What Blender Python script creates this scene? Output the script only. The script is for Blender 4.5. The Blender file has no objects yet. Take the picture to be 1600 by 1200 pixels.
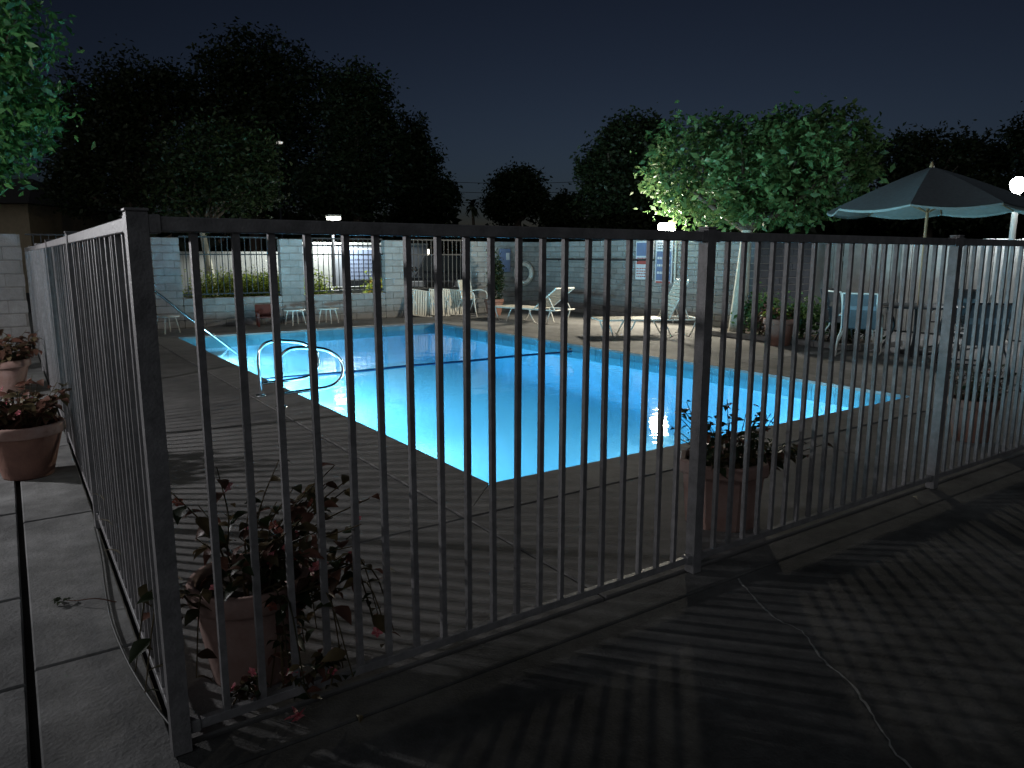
import bpy, math, random
import numpy as np
from mathutils import Vector, Matrix
rnd = random.Random(7)
nr = np.random.default_rng(11)
S = bpy.context.scene
COL = S.collection
# ------------------------------------------------------------------ camera
FPX = 1142.0; CAMH = 1.45; TILT = math.atan(200 / FPX); AZ = math.radians(55.56)
FWD = Vector((math.cos(AZ) * math.cos(TILT), math.sin(AZ) * math.cos(TILT), -math.sin(TILT)))
RGT = Vector((math.sin(AZ), -math.cos(AZ), 0)); UPV = RGT.cross(FWD)
cam_d = bpy.data.cameras.new('camera'); cam_d.lens = FPX / 1600 * 36; cam_d.clip_end = 2000; cam_d.clip_start = 0.05
cam = bpy.data.objects.new('camera', cam_d); COL.objects.link(cam)
cam.matrix_world = Matrix(((RGT.x, UPV.x, -FWD.x, 0), (RGT.y, UPV.y, -FWD.y, 0), (RGT.z, UPV.z, -FWD.z, CAMH), (0, 0, 0, 1)))
S.camera = cam
def at(u, v, depth):
    return Vector((0, 0, CAMH)) + depth * (FWD + RGT * ((u - 800) / FPX) + UPV * ((600 - v) / FPX))
# ------------------------------------------------------------------ sky (deep dusk), exposure
w = bpy.data.worlds.new('World'); S.world = w; w.use_nodes = True
wn = w.node_tree.nodes; wl = w.node_tree.links
bg = wn['Background']
sky = wn.new('ShaderNodeTexSky'); sky.sky_type = 'NISHITA'; sky.sun_disc = False
sky.sun_elevation = math.radians(-5.6); sky.sun_rotation = math.radians(46)
sky.air_density = 1.0; sky.dust_density = 1.0; sky.ozone_density = 3.0
hs = wn.new('ShaderNodeHueSaturation'); hs.inputs['Saturation'].default_value = 0.66
wl.new(sky.outputs[0], hs.inputs['Color']); tn = wn.new('ShaderNodeMix'); tn.data_type = 'RGBA'; tn.blend_type = 'MULTIPLY'; tn.inputs['Factor'].default_value = 1; tn.inputs['B'].default_value = (0.84, 1.0, 0.98, 1)
wl.new(hs.outputs[0], tn.inputs['A']); wl.new(tn.outputs['Result'], bg.inputs['Color'])
bg.inputs['Strength'].default_value = 0.125
S.view_settings.view_transform = 'Standard'; S.view_settings.look = 'None'
S.view_settings.exposure = 3.1;   # a long hand-held night exposure
S.view_settings.use_curve_mapping = False; S.view_settings.gamma = 1.0
# soft sun added behind the camera as fill, standing in for city glow
sun_d = bpy.data.lights.new('fill_sun', 'SUN'); sun_d.energy = 0.030; sun_d.angle = math.radians(70); sun_d.color = (0.86, 0.92, 1.0)
sun = bpy.data.objects.new('fill_sun', sun_d); COL.objects.link(sun); sun.rotation_euler = Vector((FWD.x + 0.25, FWD.y - 0.1, -0.55)).to_track_quat('-Z', 'Y').to_euler()
S.render.engine = 'CYCLES'
S.cycles.use_denoising = True; S.cycles.caustics_reflective = False; S.cycles.caustics_refractive = False
S.cycles.max_bounces = 8; S.cycles.diffuse_bounces = 5; S.cycles.transparent_max_bounces = 24
S.cycles.sample_clamp_indirect = 3.0
# ------------------------------------------------------------------ materials
def mat(name, col, rough=0.7, var=0.0, vscale=8.0, bump=0.0, bscale=60.0, metal=0.0, spec=0.4, col2=None, island=0.0, stain=0.0, coat=0.0):
    m = bpy.data.materials.new(name); m.use_nodes = True
    n = m.node_tree.nodes; l = m.node_tree.links; b = n['Principled BSDF']
    b.inputs['Roughness'].default_value = rough; b.inputs['Metallic'].default_value = metal
    b.inputs['Specular IOR Level'].default_value = spec; b.inputs['Coat Weight'].default_value = coat
    base = (*col, 1)
    b.inputs['Base Color'].default_value = base
    tc = n.new('ShaderNodeTexCoord')
    geo = n.new('ShaderNodeNewGeometry')
    cur = None
    if var > 0 or col2:
        nz = n.new('ShaderNodeTexNoise'); nz.inputs['Scale'].default_value = vscale; nz.inputs['Detail'].default_value = 6; nz.inputs['Roughness'].default_value = 0.65
        l.new(geo.outputs['Position'], nz.inputs['Vector'])
        rp = n.new('ShaderNodeValToRGB'); rp.color_ramp.elements[0].position = 0.3; rp.color_ramp.elements[1].position = 0.72
        c2 = col2 or tuple(c * (1 - var) for c in col); c1 = col if col2 else tuple(min(1, c * (1 + var)) for c in col)
        rp.color_ramp.elements[0].color = (*c2, 1); rp.color_ramp.elements[1].color = (*c1, 1)
        l.new(nz.outputs['Fac'], rp.inputs['Fac']); cur = rp.outputs['Color']
    if stain > 0:
        nz2 = n.new('ShaderNodeTexNoise'); nz2.inputs['Scale'].default_value = 0.9; nz2.inputs['Detail'].default_value = 7; nz2.inputs['Roughness'].default_value = 0.7
        l.new(geo.outputs['Position'], nz2.inputs['Vector'])
        r2 = n.new('ShaderNodeValToRGB'); r2.color_ramp.elements[0].position = 0.36; r2.color_ramp.elements[1].position = 0.6
        r2.color_ramp.elements[0].color = (1 - stain,) * 3 + (1,); r2.color_ramp.elements[1].color = (1, 1, 1, 1)
        l.new(nz2.outputs['Fac'], r2.inputs['Fac'])
        mx = n.new('ShaderNodeMix'); mx.data_type = 'RGBA'; mx.blend_type = 'MULTIPLY'; mx.inputs['Factor'].default_value = 1
        if cur: l.new(cur, mx.inputs['A'])
        else: mx.inputs['A'].default_value = base
        l.new(r2.outputs['Color'], mx.inputs['B']); cur = mx.outputs['Result']
    if island > 0:
        mx = n.new('ShaderNodeMix'); mx.data_type = 'RGBA'; mx.blend_type = 'MULTIPLY'; mx.inputs['Factor'].default_value = 1
        oi = n.new('ShaderNodeObjectInfo')
        ad = n.new('ShaderNodeMath'); ad.operation = 'ADD'; l.new(geo.outputs['Random Per Island'], ad.inputs[0]); l.new(oi.outputs['Random'], ad.inputs[1])
        fr = n.new('ShaderNodeMath'); fr.operation = 'FRACT'; l.new(ad.outputs[0], fr.inputs[0])
        mr = n.new('ShaderNodeMapRange'); mr.inputs['To Min'].default_value = 1 - island; mr.inputs['To Max'].default_value = 1 + island * 0.6
        l.new(fr.outputs[0], mr.inputs['Value'])
        if cur: l.new(cur, mx.inputs['A'])
        else: mx.inputs['A'].default_value = base
        l.new(mr.outputs[0], mx.inputs['B']); cur = mx.outputs['Result']
    if cur: l.new(cur, b.inputs['Base Color'])
    if bump > 0:
        nb = n.new('ShaderNodeTexNoise'); nb.inputs['Scale'].default_value = bscale; nb.inputs['Detail'].default_value = 5
        l.new(geo.outputs['Position'], nb.inputs['Vector'])
        bp = n.new('ShaderNodeBump'); bp.inputs['Strength'].default_value = bump; bp.inputs['Distance'].default_value = 0.01
        l.new(nb.outputs['Fac'], bp.inputs['Height']); l.new(bp.outputs['Normal'], b.inputs['Normal'])
    return m
def leafmat(name, c1, c2, trans=0.35, rough=0.45):
    m = bpy.data.materials.new(name); m.use_nodes = True
    n = m.node_tree.nodes; l = m.node_tree.links; b = n['Principled BSDF']; out = n['Material Output']
    geo = n.new('ShaderNodeNewGeometry'); oi = n.new('ShaderNodeObjectInfo')
    ad = n.new('ShaderNodeMath'); ad.operation = 'ADD'; l.new(geo.outputs['Random Per Island'], ad.inputs[0]); l.new(oi.outputs['Random'], ad.inputs[1])
    fr = n.new('ShaderNodeMath'); fr.operation = 'FRACT'; l.new(ad.outputs[0], fr.inputs[0])
    rp = n.new('ShaderNodeValToRGB'); rp.color_ramp.elements[0].color = (*c1, 1); rp.color_ramp.elements[1].color = (*c2, 1)
    l.new(fr.outputs[0], rp.inputs['Fac']); l.new(rp.outputs['Color'], b.inputs['Base Color'])
    b.inputs['Roughness'].default_value = rough; b.inputs['Specular IOR Level'].default_value = 0.3
    tr = n.new('ShaderNodeBsdfTranslucent'); l.new(rp.outputs['Color'], tr.inputs['Color'])
    mx = n.new('ShaderNodeMixShader'); mx.inputs['Fac'].default_value = trans
    l.new(b.outputs[0], mx.inputs[1]); l.new(tr.outputs[0], mx.inputs[2]); l.new(mx.outputs[0], out.inputs['Surface'])
    return m
def emit(name, col, strength):
    m = bpy.data.materials.new(name); m.use_nodes = True; b = m.node_tree.nodes['Principled BSDF']
    b.inputs['Base Color'].default_value = (0.8, 0.8, 0.8, 1); b.inputs['Emission Color'].default_value = (*col, 1); b.inputs['Emission Strength'].default_value = strength
    return m
M = dict(
    asphalt=mat('asphalt', (0.05, 0.05, 0.05), 0.9, 0.4, 3, 0.4, 90),
    soil=mat('soil', (0.05, 0.035, 0.025), 0.95, 0.5, 12, 0.8, 40),
    deck=mat('deck_concrete', (0.25, 0.242, 0.235), 0.85, 0.16, 5, 0.35, 70, stain=0.35, island=0.06),
    coping=mat('coping_concrete', (0.29, 0.28, 0.27), 0.8, 0.18, 7, 0.35, 80, stain=0.3),
    walk=mat('walkway_concrete', (0.27, 0.27, 0.265), 0.88, 0.28, 6, 0.5, 60, stain=0.55, island=0.08),
    pave=mat('pavement_concrete', (0.145, 0.142, 0.137), 0.92, 0.28, 9, 0.4, 110, stain=0.65),
    joint=mat('joint_filler', (0.03, 0.028, 0.026), 0.95, 0.3, 20),
    crack=mat('crack_filler', (0.36, 0.36, 0.345), 0.9, 0.3, 40),
    steel_paint=mat('fence_paint', (0.27, 0.262, 0.265), 0.45, 0.3, 18, 0.25, 120, spec=0.5, island=0.1, stain=0.3),
    iron=mat('black_iron', (0.03, 0.03, 0.032), 0.5, 0.2, 20),
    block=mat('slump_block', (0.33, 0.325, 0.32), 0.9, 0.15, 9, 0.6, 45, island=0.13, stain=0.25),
    shadeblock=mat('shade_block', (0.11, 0.115, 0.13), 0.9, 0.15, 9, 0.6, 45, island=0.13),  # block with the return wall's shade put into its colour
    mortar=mat('mortar', (0.22, 0.21, 0.20), 0.95, 0.2, 20, 0.5, 60),
    board=mat('painted_board', (0.52, 0.51, 0.48), 0.75, 0.15, 7, 0.3, 40, island=0.26, stain=0.25),
    whiteboard=mat('white_board', (0.26, 0.27, 0.27), 0.7, 0.1, 6, 0.2, 30, island=0.08),
    stucco=mat('pale_stucco', (0.14, 0.155, 0.185), 0.9, 0.08, 8, 0.5, 70),
    plaster=mat('pool_plaster', (0.40, 0.70, 0.84), 0.7, 0.05, 3),
    tile=mat('waterline_tile', (0.13, 0.30, 0.36), 0.25, 0.1, 9, island=0.25),
    tiledark=mat('dark_tile', (0.02, 0.06, 0.14), 0.3, 0.1, 9, island=0.2),
    chrome=mat('stainless_steel', (0.72, 0.73, 0.74), 0.16, metal=1.0),
    white=mat('white_enamel', (0.72, 0.70, 0.64), 0.45, 0.06, 10, island=0.05),
    strap=mat('vinyl_strap', (0.64, 0.61, 0.53), 0.55, 0.08, 10, island=0.1),
    terra=mat('terracotta', (0.33, 0.175, 0.13), 0.85, 0.2, 9, 0.3, 60, col2=(0.22, 0.115, 0.09), stain=0.2),
    terrapale=mat('terracotta_limed', (0.46, 0.32, 0.28), 0.85, 0.2, 9, 0.25, 60, col2=(0.34, 0.20, 0.165), stain=0.2),
    bark=mat('bark', (0.10, 0.075, 0.055), 0.9, 0.4, 14, 0.8, 30),
    palebark=mat('pale_bark', (0.42, 0.40, 0.33), 0.85, 0.25, 10, 0.5, 30),
    blue=mat('blue_sling', (0.08, 0.105, 0.125), 0.6, 0.15, 20),
    bluelight=mat('pale_blue_sling', (0.16, 0.22, 0.26), 0.6, 0.1, 20),
    darkframe=mat('dark_bronze', (0.035, 0.035, 0.04), 0.45, 0.2, 10),
    canopy_dark=mat('canopy_navy', (0.13, 0.155, 0.17), 0.85, 0.15, 20),
    canopy_poollit=mat('canopy_poollit', (0.21, 0.26, 0.255), 0.85, 0.12, 10),  # pool glow on the umbrella's underside is put into this paler teal
    wood=mat('varnished_wood', (0.26, 0.17, 0.09), 0.5, 0.3, 20),
    red=mat('red_plastic', (0.13, 0.035, 0.026), 0.5, 0.15, 10),
    dark_line=mat('gap_line_dark', (0.02, 0.022, 0.02), 0.5),
    pink=leafmat('pink_petal', (0.62, 0.13, 0.17), (0.80, 0.30, 0.34), 0.2),
    redflower=leafmat('red_petal', (0.28, 0.07, 0.055), (0.40, 0.15, 0.10), 0.2),
    yellowflower=leafmat('yellow_petal', (0.6, 0.42, 0.05), (0.7, 0.55, 0.12), 0.2),
    sign_blue=mat('sign_blue', (0.16, 0.21, 0.36), 0.5), sign_white=mat('sign_white', (0.66, 0.68, 0.72), 0.5, 0.05, 10),
    sign_red=mat('sign_red', (0.45, 0.10, 0.09), 0.5), ink=mat('sign_ink', (0.06, 0.07, 0.12), 0.6),
    roof=mat('roof_shingle', (0.045, 0.04, 0.038), 0.9, 0.3, 12, 0.5, 30),
    tanwall=mat('tan_stucco', (0.30, 0.24, 0.16), 0.9, 0.15, 6, 0.4, 50),
    carpaint=mat('dark_car_paint', (0.012, 0.013, 0.016), 0.25, coat=1.0, spec=0.6),
    glass=mat('dark_glass', (0.012, 0.014, 0.016), 0.05, spec=0.9),
    rubber=mat('tyre_rubber', (0.02, 0.02, 0.02), 0.85), alloy=mat('alloy', (0.5, 0.5, 0.52), 0.3, metal=1.0),
    lens=mat('headlight_lens', (0.75, 0.77, 0.8), 0.1, spec=0.9),
    wire=mat('wire', (0.03, 0.03, 0.03), 0.8),
    leaf_dark=leafmat('leaf_dark', (0.018, 0.03, 0.012), (0.045, 0.06, 0.026), 0.3),
    leaf_mid=leafmat('leaf_mid', (0.035, 0.10, 0.03), (0.13, 0.21, 0.075), 0.35),
    leaf_glossy=leafmat('leaf_glossy', (0.024, 0.088, 0.022), (0.075, 0.19, 0.055), 0.35, 0.38),
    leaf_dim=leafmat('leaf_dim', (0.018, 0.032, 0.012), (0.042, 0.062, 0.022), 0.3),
    leaf_lime=leafmat('leaf_lime', (0.16, 0.23, 0.03), (0.34, 0.40, 0.07), 0.35),
    leaf_red=leafmat('leaf_bronze', (0.05, 0.032, 0.02), (0.20, 0.09, 0.065), 0.3),
    leaf_olive=leafmat('leaf_olive', (0.045, 0.045, 0.022), (0.17, 0.125, 0.065), 0.3),
    leaf_fall=leafmat('leaf_dry', (0.30, 0.26, 0.20), (0.5, 0.45, 0.36), 0.2),
    flood=emit('flood_lens', (1.0, 0.96, 0.86), 12), globe=emit('globe_lamp', (0.92, 0.97, 1.0), 8), tube=emit('tube_lamp', (1.0, 0.97, 0.88), 3), street=emit('street_lens', (1.0, 0.95, 0.85), 0.06),
    poollens=emit('pool_lens', (0.75, 0.95, 1.0), 1.0), carport=emit('carport_lens', (1.0, 0.95, 0.8), 0.5),
)
# ------------------------------------------------------------------ object helpers
def prop(o, label=None, cat=None, group=None, kind=None):
    if label: o['label'] = label
    if cat: o['category'] = cat
    if group: o['group'] = group
    if kind: o['kind'] = kind
    return o
def thing(name, label, cat, loc=(0, 0, 0), rz=0, group=None):
    o = bpy.data.objects.new(name, None); COL.objects.link(o); o.empty_display_size = 0.1
    o.location = loc; o.rotation_euler = (0, 0, rz); return prop(o, label, cat, group)
def link(name, me, m, parent=None, loc=None, rot=None, scale=None):
    o = bpy.data.objects.new(name, me); COL.objects.link(o)
    if m and not me.materials: me.materials.append(M[m] if isinstance(m, str) else m)
    if parent: o.parent = parent
    if loc is not None: o.location = loc
    if rot is not None: o.rotation_euler = rot
    if scale is not None: o.scale = scale
    return o
class MB:
    def __init__(s): s.v = []; s.f = []; s.sm = []
    def add(s, vs, fs, smooth=False):
        k = len(s.v); s.v += [tuple(p) for p in vs]; s.f += [tuple(i + k for i in f) for f in fs]; s.sm += [smooth] * len(fs); return s
    def box(s, a, b, bev=0.0, mtx=None):
        x0, y0, z0 = a; x1, y1, z1 = b
        if bev <= 0:
            vs = [(x, y, z) for z in (z0, z1) for y in (y0, y1) for x in (x0, x1)]
            fs = [(0, 2, 3, 1), (4, 5, 7, 6), (0, 1, 5, 4), (2, 6, 7, 3), (0, 4, 6, 2), (1, 3, 7, 5)]
        else:
            e = bev; vs = []; fs = []
            def ring(z, i): return [(x0 + i, y0 + i, z), (x1 - i, y0 + i, z), (x1 - i, y1 - i, z), (x0 + i, y1 - i, z)]
            rs = [ring(z0, e), ring(z0 + e, 0), ring(z1 - e, 0), ring(z1, e)]
            for r in rs: vs += r
            for k in range(3):
                for j in range(4):
                    a_, b_ = k * 4 + j, k * 4 + (j + 1) % 4; fs.append((a_, b_, b_ + 4, a_ + 4))
            fs += [(3, 2, 1, 0), (12, 13, 14, 15)]
        if mtx: vs = [mtx @ Vector(p) for p in vs]
        return s.add(vs, fs)
    def tube(s, pts, r, n=8, caps=True):
        pts = [Vector(p) for p in pts]; N = len(pts)
        rr = r if isinstance(r, (list, tuple)) else [r] * N
        t0 = (pts[1] - pts[0]).normalized(); up = Vector((0, 0, 1)) if abs(t0.z) < 0.9 else Vector((1, 0, 0))
        a = t0.cross(up).normalized(); vs = []; fs = []
        for i, p in enumerate(pts):
            t = (pts[min(i + 1, N - 1)] - pts[max(i - 1, 0)]).normalized()
            a = (a - t * a.dot(t)).normalized(); b = t.cross(a)
            for k in range(n):
                q = 2 * math.pi * k / n; vs.append(p + (a * math.cos(q) + b * math.sin(q)) * rr[i])
        for i in range(N - 1):
            for k in range(n):
                fs.append((i * n + k, i * n + (k + 1) % n, (i + 1) * n + (k + 1) % n, (i + 1) * n + k))
        s.add(vs, fs, True)
        if caps: s.add([vs[k] for k in range(n)], [tuple(range(n))[::-1]]); s.add(vs[-n:], [tuple(range(n))])
        return s
    def lathe(s, prof, n=24, c=(0, 0, 0), smooth=True):
        vs = [(c[0] + r * math.cos(2 * math.pi * k / n), c[1] + r * math.sin(2 * math.pi * k / n), c[2] + z) for r, z in prof for k in range(n)]
        fs = [(i * n + k, i * n + (k + 1) % n, (i + 1) * n + (k + 1) % n, (i + 1) * n + k) for i in range(len(prof) - 1) for k in range(n)]
        return s.add(vs, fs, smooth)
    def prism(s, poly, z0, z1):
        n = len(poly); vs = [(x, y, z0) for x, y in poly] + [(x, y, z1) for x, y in poly]
        return s.add(vs, [tuple(range(n))[::-1], tuple(range(n, 2 * n))] + [(k, (k + 1) % n, n + (k + 1) % n, n + k) for k in range(n)])
    def mesh(s, name):
        me = bpy.data.meshes.new(name); me.from_pydata(s.v, [], s.f); me.polygons.foreach_set('use_smooth', s.sm); me.update(); return me
    def build(s, name, m, parent=None, loc=None, rot=None):
        return link(name, s.mesh(name), m, parent, loc, rot)
def structure(o): o['kind'] = 'structure'; return o
def smooth_path(pts, k=6):
    P = [Vector(p) for p in pts]; P = [P[0] * 2 - P[1]] + P + [P[-1] * 2 - P[-2]]; out = []
    for i in range(1, len(P) - 2):
        for j in range(k):
            t = j / k; a, b, c, d = P[i - 1:i + 3]
            out.append(0.5 * ((2 * b) + (c - a) * t + (2 * a - 5 * b + 4 * c - d) * t * t + (3 * b - a - 3 * c + d) * t ** 3))
    return out + [P[-2]]
# leaves: diamond or six-point leaf faces
def leaves_mesh(name, pos, size, droop=0.3, aspect=0.45, up=None):
    n = len(pos); pos = np.asarray(pos, float)
    d = nr.normal(size=(n, 3)); d[:, 2] = d[:, 2] * 0.6 - droop
    if up is not None: d = d * 0.6 + up
    d /= np.linalg.norm(d, axis=1)[:, None]
    o = nr.normal(size=(n, 3)); sd = np.cross(d, o); sd /= np.linalg.norm(sd, axis=1)[:, None] + 1e-9
    nm = np.cross(d, sd)
    L = size * (0.45 + 1.0 * nr.random(n))[:, None]
    b = pos; tip = pos + d * L - nm * L * 0.12
    m1 = pos + d * L * 0.45 + sd * L * aspect * 0.5 + nm * L * 0.08; m2 = pos + d * L * 0.45 - sd * L * aspect * 0.5 + nm * L * 0.08
    V = np.stack([b, m1, tip, m2], 1).reshape(-1, 3)
    me = bpy.data.meshes.new(name)
    me.vertices.add(4 * n); me.vertices.foreach_set('co', V.ravel())
    me.loops.add(4 * n); me.loops.foreach_set('vertex_index', np.arange(4 * n, dtype=np.int32))
    me.polygons.add(n); me.polygons.foreach_set('loop_start', np.arange(0, 4 * n, 4, dtype=np.int32)); me.polygons.foreach_set('loop_total', np.full(n, 4, dtype=np.int32))
    me.update(calc_edges=True); return me
def blob_points(blobs, n, clump=0.22, cl_per=26, shell=0.55):
    vol = np.array([r[0] * r[1] * r[2] for c, r in blobs]); pr = vol ** 0.75; pr /= pr.sum(); out = []
    for (c, r), p in zip(blobs, pr):
        k = max(3, int(n * p / cl_per)); c = np.array(c); r = np.array(r)
        u = nr.normal(size=(k, 3)); u /= np.linalg.norm(u, axis=1)[:, None]
        rad = shell + (1 - shell) * nr.random(k) ** 0.7
        rad *= 1 - 0.10 * np.abs(nr.normal(size=k))
        cc = u * rad[:, None]
        pts = np.repeat(cc, cl_per, axis=0) + nr.normal(size=(k * cl_per, 3)) * clump * (0.6 + 0.8 * np.repeat(nr.random(k), cl_per))[:, None]
        out.append(c + pts * r)
    return np.concatenate(out)
# ------------------------------------------------------------------ ground and deck
PX0, PX1, PY0, PY1 = 2.42, 7.72, 3.80, 14.25
CW = 0.42; WZ = -0.13
def rects_mesh(name, rs, z): 
    mb = MB()
    for x0, y0, x1, y1 in rs: mb.add([(x0, y0, z), (x1, y0, z), (x1, y1, z), (x0, y1, z)], [(0, 1, 2, 3)])
    return mb.mesh(name)
e = 0.12
structure(link('ground', rects_mesh('ground', [(-600, -600, 700, PY0 - e), (-600, PY1 + e, 700, 900), (-600, PY0 - e, PX0 - e, PY1 + e), (PX1 + e, PY0 - e, 700, PY1 + e)], -0.06), 'asphalt'))
def slab(parent, x0, y0, x1, y1, m, z1=0.0, g=0.006, th=0.055):
    zz = z1 + rnd.uniform(-0.002, 0.002)
    return MB().box((x0 + g, y0 + g, zz - th), (x1 - g, y1 - g, zz), 0.006).build('slab', m, parent)
jb = structure(link('pool_deck', rects_mesh('pool_deck', [(0.32, 2.20, 14.2, PY0 - CW), (0.32, PY1 + CW, 14.2, 16.0), (0.32, PY0 - CW, PX0 - CW, PY1 + CW), (PX1 + CW, PY0 - CW, 14.2, PY1 + CW)], -0.03), 'joint'))
cx0, cx1, cy0, cy1 = PX0 - CW, PX1 + CW, PY0 - CW, PY1 + CW
for a, b in zip((2.20, cy0, 6.45, 9.5, 12.3), (cy0, 6.45, 9.5, 12.3, cy1)): slab(jb, 0.32, a, cx0, b, 'deck')
for a, b in zip((cx0, 5.1), (5.1, cx1)): slab(jb, a, 2.20, b, cy0, 'deck')
for a, b in zip((0.32, 3.4, 6.4), (3.4, 6.4, cx1)): slab(jb, a, cy1, b, 16.0, 'deck')
for a, b in zip((2.20, cy0, 6.45, 9.5, 12.3, cy1), (cy0, 6.45, 9.5, 12.3, cy1, 16.0)):
    slab(jb, cx1, a, 11.0, b, 'deck')
    slab(jb, 11.0, a, 14.2, b, 'deck')
# coping
cop = structure(link('pool_coping', rects_mesh('pool_coping', [(cx0, cy0, cx1, PY0 - 0.02), (cx0, PY1 + 0.02, cx1, cy1), (cx0, PY0 - 0.02, PX0 - 0.02, PY1 + 0.02), (PX1 + 0.02, PY0 - 0.02, cx1, PY1 + 0.02)], -0.032), 'joint'))
ov = 0.03
for poly in ([(cx0, cy0), (cx1, cy0), (PX1 - ov, PY0 + ov), (PX0 + ov, PY0 + ov)], [(cx1, cy0), (cx1, cy1), (PX1 - ov, PY1 - ov), (PX1 - ov, PY0 + ov)],
             [(cx1, cy1), (cx0, cy1), (PX0 + ov, PY1 - ov), (PX1 - ov, PY1 - ov)], [(cx0, cy1), (cx0, cy0), (PX0 + ov, PY0 + ov), (PX0 + ov, PY1 - ov)]):
    c = (sum(p[0] for p in poly) / 4, sum(p[1] for p in poly) / 4)
    q = [(x + (0.004 if x < c[0] else -0.004), y + (0.004 if y < c[1] else -0.004)) for x, y in poly]
    MB().prism(q, -0.03, 0.004).build('coping_stone', 'coping', cop)
# pool basin
def zf(y):
    t = min(1, max(0, (8.6 - y) / 3.2)); return -0.80 - 0.30 * t * t * (3 - 2 * t)
basin = MB(); ys = [PY0 + (PY1 - PY0) * k / 30 for k in range(31)]
vs = []
for y in ys: vs += [(PX0, y, -0.28), (PX0, y, zf(y) + 0.18), (PX0 + 0.06, y, zf(y) + 0.05), (PX0 + 0.2, y, zf(y)), (PX1 - 0.2, y, zf(y)), (PX1 - 0.06, y, zf(y) + 0.05), (PX1, y, zf(y) + 0.18), (PX1, y, -0.28)]
basin.add(vs, [(k * 8 + j, k * 8 + j + 1, (k + 1) * 8 + j + 1, (k + 1) * 8 + j) for k in range(30) for j in range(7)], True)
for y, k in ((PY0, 0), (PY1, 30)): basin.add(vs[k * 8:k * 8 + 8], [tuple(range(8))])
# backing shell so no light leaks
for a, b in (((PX0 - 0.1, PY0 - 0.1, -1.25), (PX0 - 0.001, PY1 + 0.1, -0.035)), ((PX1 + 0.001, PY0 - 0.1, -1.25), (PX1 + 0.1, PY1 + 0.1, -0.035)),
             ((PX0, PY0 - 0.1, -1.25), (PX1, PY0 - 0.001, -0.035)), ((PX0, PY1 + 0.001, -1.25), (PX1, PY1 + 0.1, -0.035)), ((PX0 - 0.1, PY0 - 0.1, -1.35), (PX1 + 0.1, PY1 + 0.1, -1.25))):
    basin.box(a, b)
# corner steps (quarter rounds) in the far left corner
for k, (r, z) in enumerate(((1.75, -0.62), (1.3, -0.46), (0.85, -0.30))):
    n = 14; poly = [(PX0, PY1)] + [(PX0 + r * math.cos(t), PY1 - r * math.sin(t)) for t in [math.pi / 2 * j / n for j in range(n + 1)]][::-1]
    basin.prism(poly, -1.0, z)
pool = structure(basin.build('pool_basin', 'plaster'))
# waterline tiles
tl = 0.30; tmesh = MB().box((0.004, -0.008, -0.235), (tl - 0.004, 0.0, -0.032), 0.003).mesh('tile')
def tiles(a, b, ang, nrm):
    L = (Vector(b) - Vector(a)).length; n = int(round(L / tl))
    for k in range(n):
        p = Vector(a).lerp(Vector(b), k / n); link('tile', tmesh, 'tile', pool, (p.x, p.y, 0), (0, 0, ang))
tiles((PX0, PY1 - 0.002, 0), (PX1, PY1 - 0.002, 0), 0, 0)
tiles((PX1 - 0.002, PY1, 0), (PX1 - 0.002, PY0, 0), -math.pi / 2, 0)
tiles((PX1, PY0 + 0.002, 0), (PX0, PY0 + 0.002, 0), math.pi, 0)
tiles((PX0 + 0.002, PY0, 0), (PX0 + 0.002, PY1, 0), math.pi / 2, 0)
t = thing('lane_rope', 'dark blue rope stretched across the middle of the pool', 'rope', (0, 9.5, WZ))
MB().tube([(PX0 + 0.004 + (PX1 - PX0 - 0.008) * k / 20, 0.03 * math.sin(k * 0.9), 0.004) for k in range(21)], 0.018, 8).build('cord', 'tiledark', t)
for x in (PX0 + 0.012, PX1 - 0.012): MB().lathe([(0.0, -0.012), (0.035, -0.012), (0.035, 0.012), (0.0, 0.012)], 12).build('wall_anchor', 'chrome', t, (x, 0, 0.02), (0, math.pi / 2, 0))
# water
wm = bpy.data.materials.new('pool_water'); wm.use_nodes = True; n = wm.node_tree.nodes; l = wm.node_tree.links; n.remove(n['Principled BSDF'])
fr = n.new('ShaderNodeFresnel'); fr.inputs['IOR'].default_value = 1.33
tr = n.new('ShaderNodeBsdfTransparent'); gl = n.new('ShaderNodeBsdfGlossy'); gl.inputs['Roughness'].default_value = 0.03
mx = n.new('ShaderNodeMixShader'); l.new(fr.outputs[0], mx.inputs['Fac']); l.new(tr.outputs[0], mx.inputs[1]); l.new(gl.outputs[0], mx.inputs[2]); l.new(mx.outputs[0], n['Material Output'].inputs['Surface'])
nz = n.new('ShaderNodeTexNoise'); nz.inputs['Scale'].default_value = 3.0; nz.inputs['Detail'].default_value = 4
bp = n.new('ShaderNodeBump'); bp.inputs['Strength'].default_value = 0.10; bp.inputs['Distance'].default_value = 0.05
ge = n.new('ShaderNodeNewGeometry'); l.new(ge.outputs['Position'], nz.inputs['Vector']); l.new(nz.outputs['Fac'], bp.inputs['Height']); l.new(bp.outputs['Normal'], gl.inputs['Normal']); l.new(bp.outputs['Normal'], fr.inputs['Normal'])
va = n.new('ShaderNodeVolumeAbsorption'); va.inputs['Color'].default_value = (0.20, 0.77, 0.97, 1); va.inputs['Density'].default_value = 0.42
vs_ = n.new('ShaderNodeVolumeScatter'); vs_.inputs['Color'].default_value = (0.55, 0.9, 1.0, 1); vs_.inputs['Density'].default_value = 0.13
av = n.new('ShaderNodeAddShader'); l.new(va.outputs[0], av.inputs[0]); l.new(vs_.outputs[0], av.inputs[1]); l.new(av.outputs[0], n['Material Output'].inputs['Volume'])
structure(MB().box((PX0 - 0.05, PY0 - 0.05, -1.2), (PX1 + 0.05, PY1 + 0.05, WZ)).build('pool_water', wm))
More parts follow.
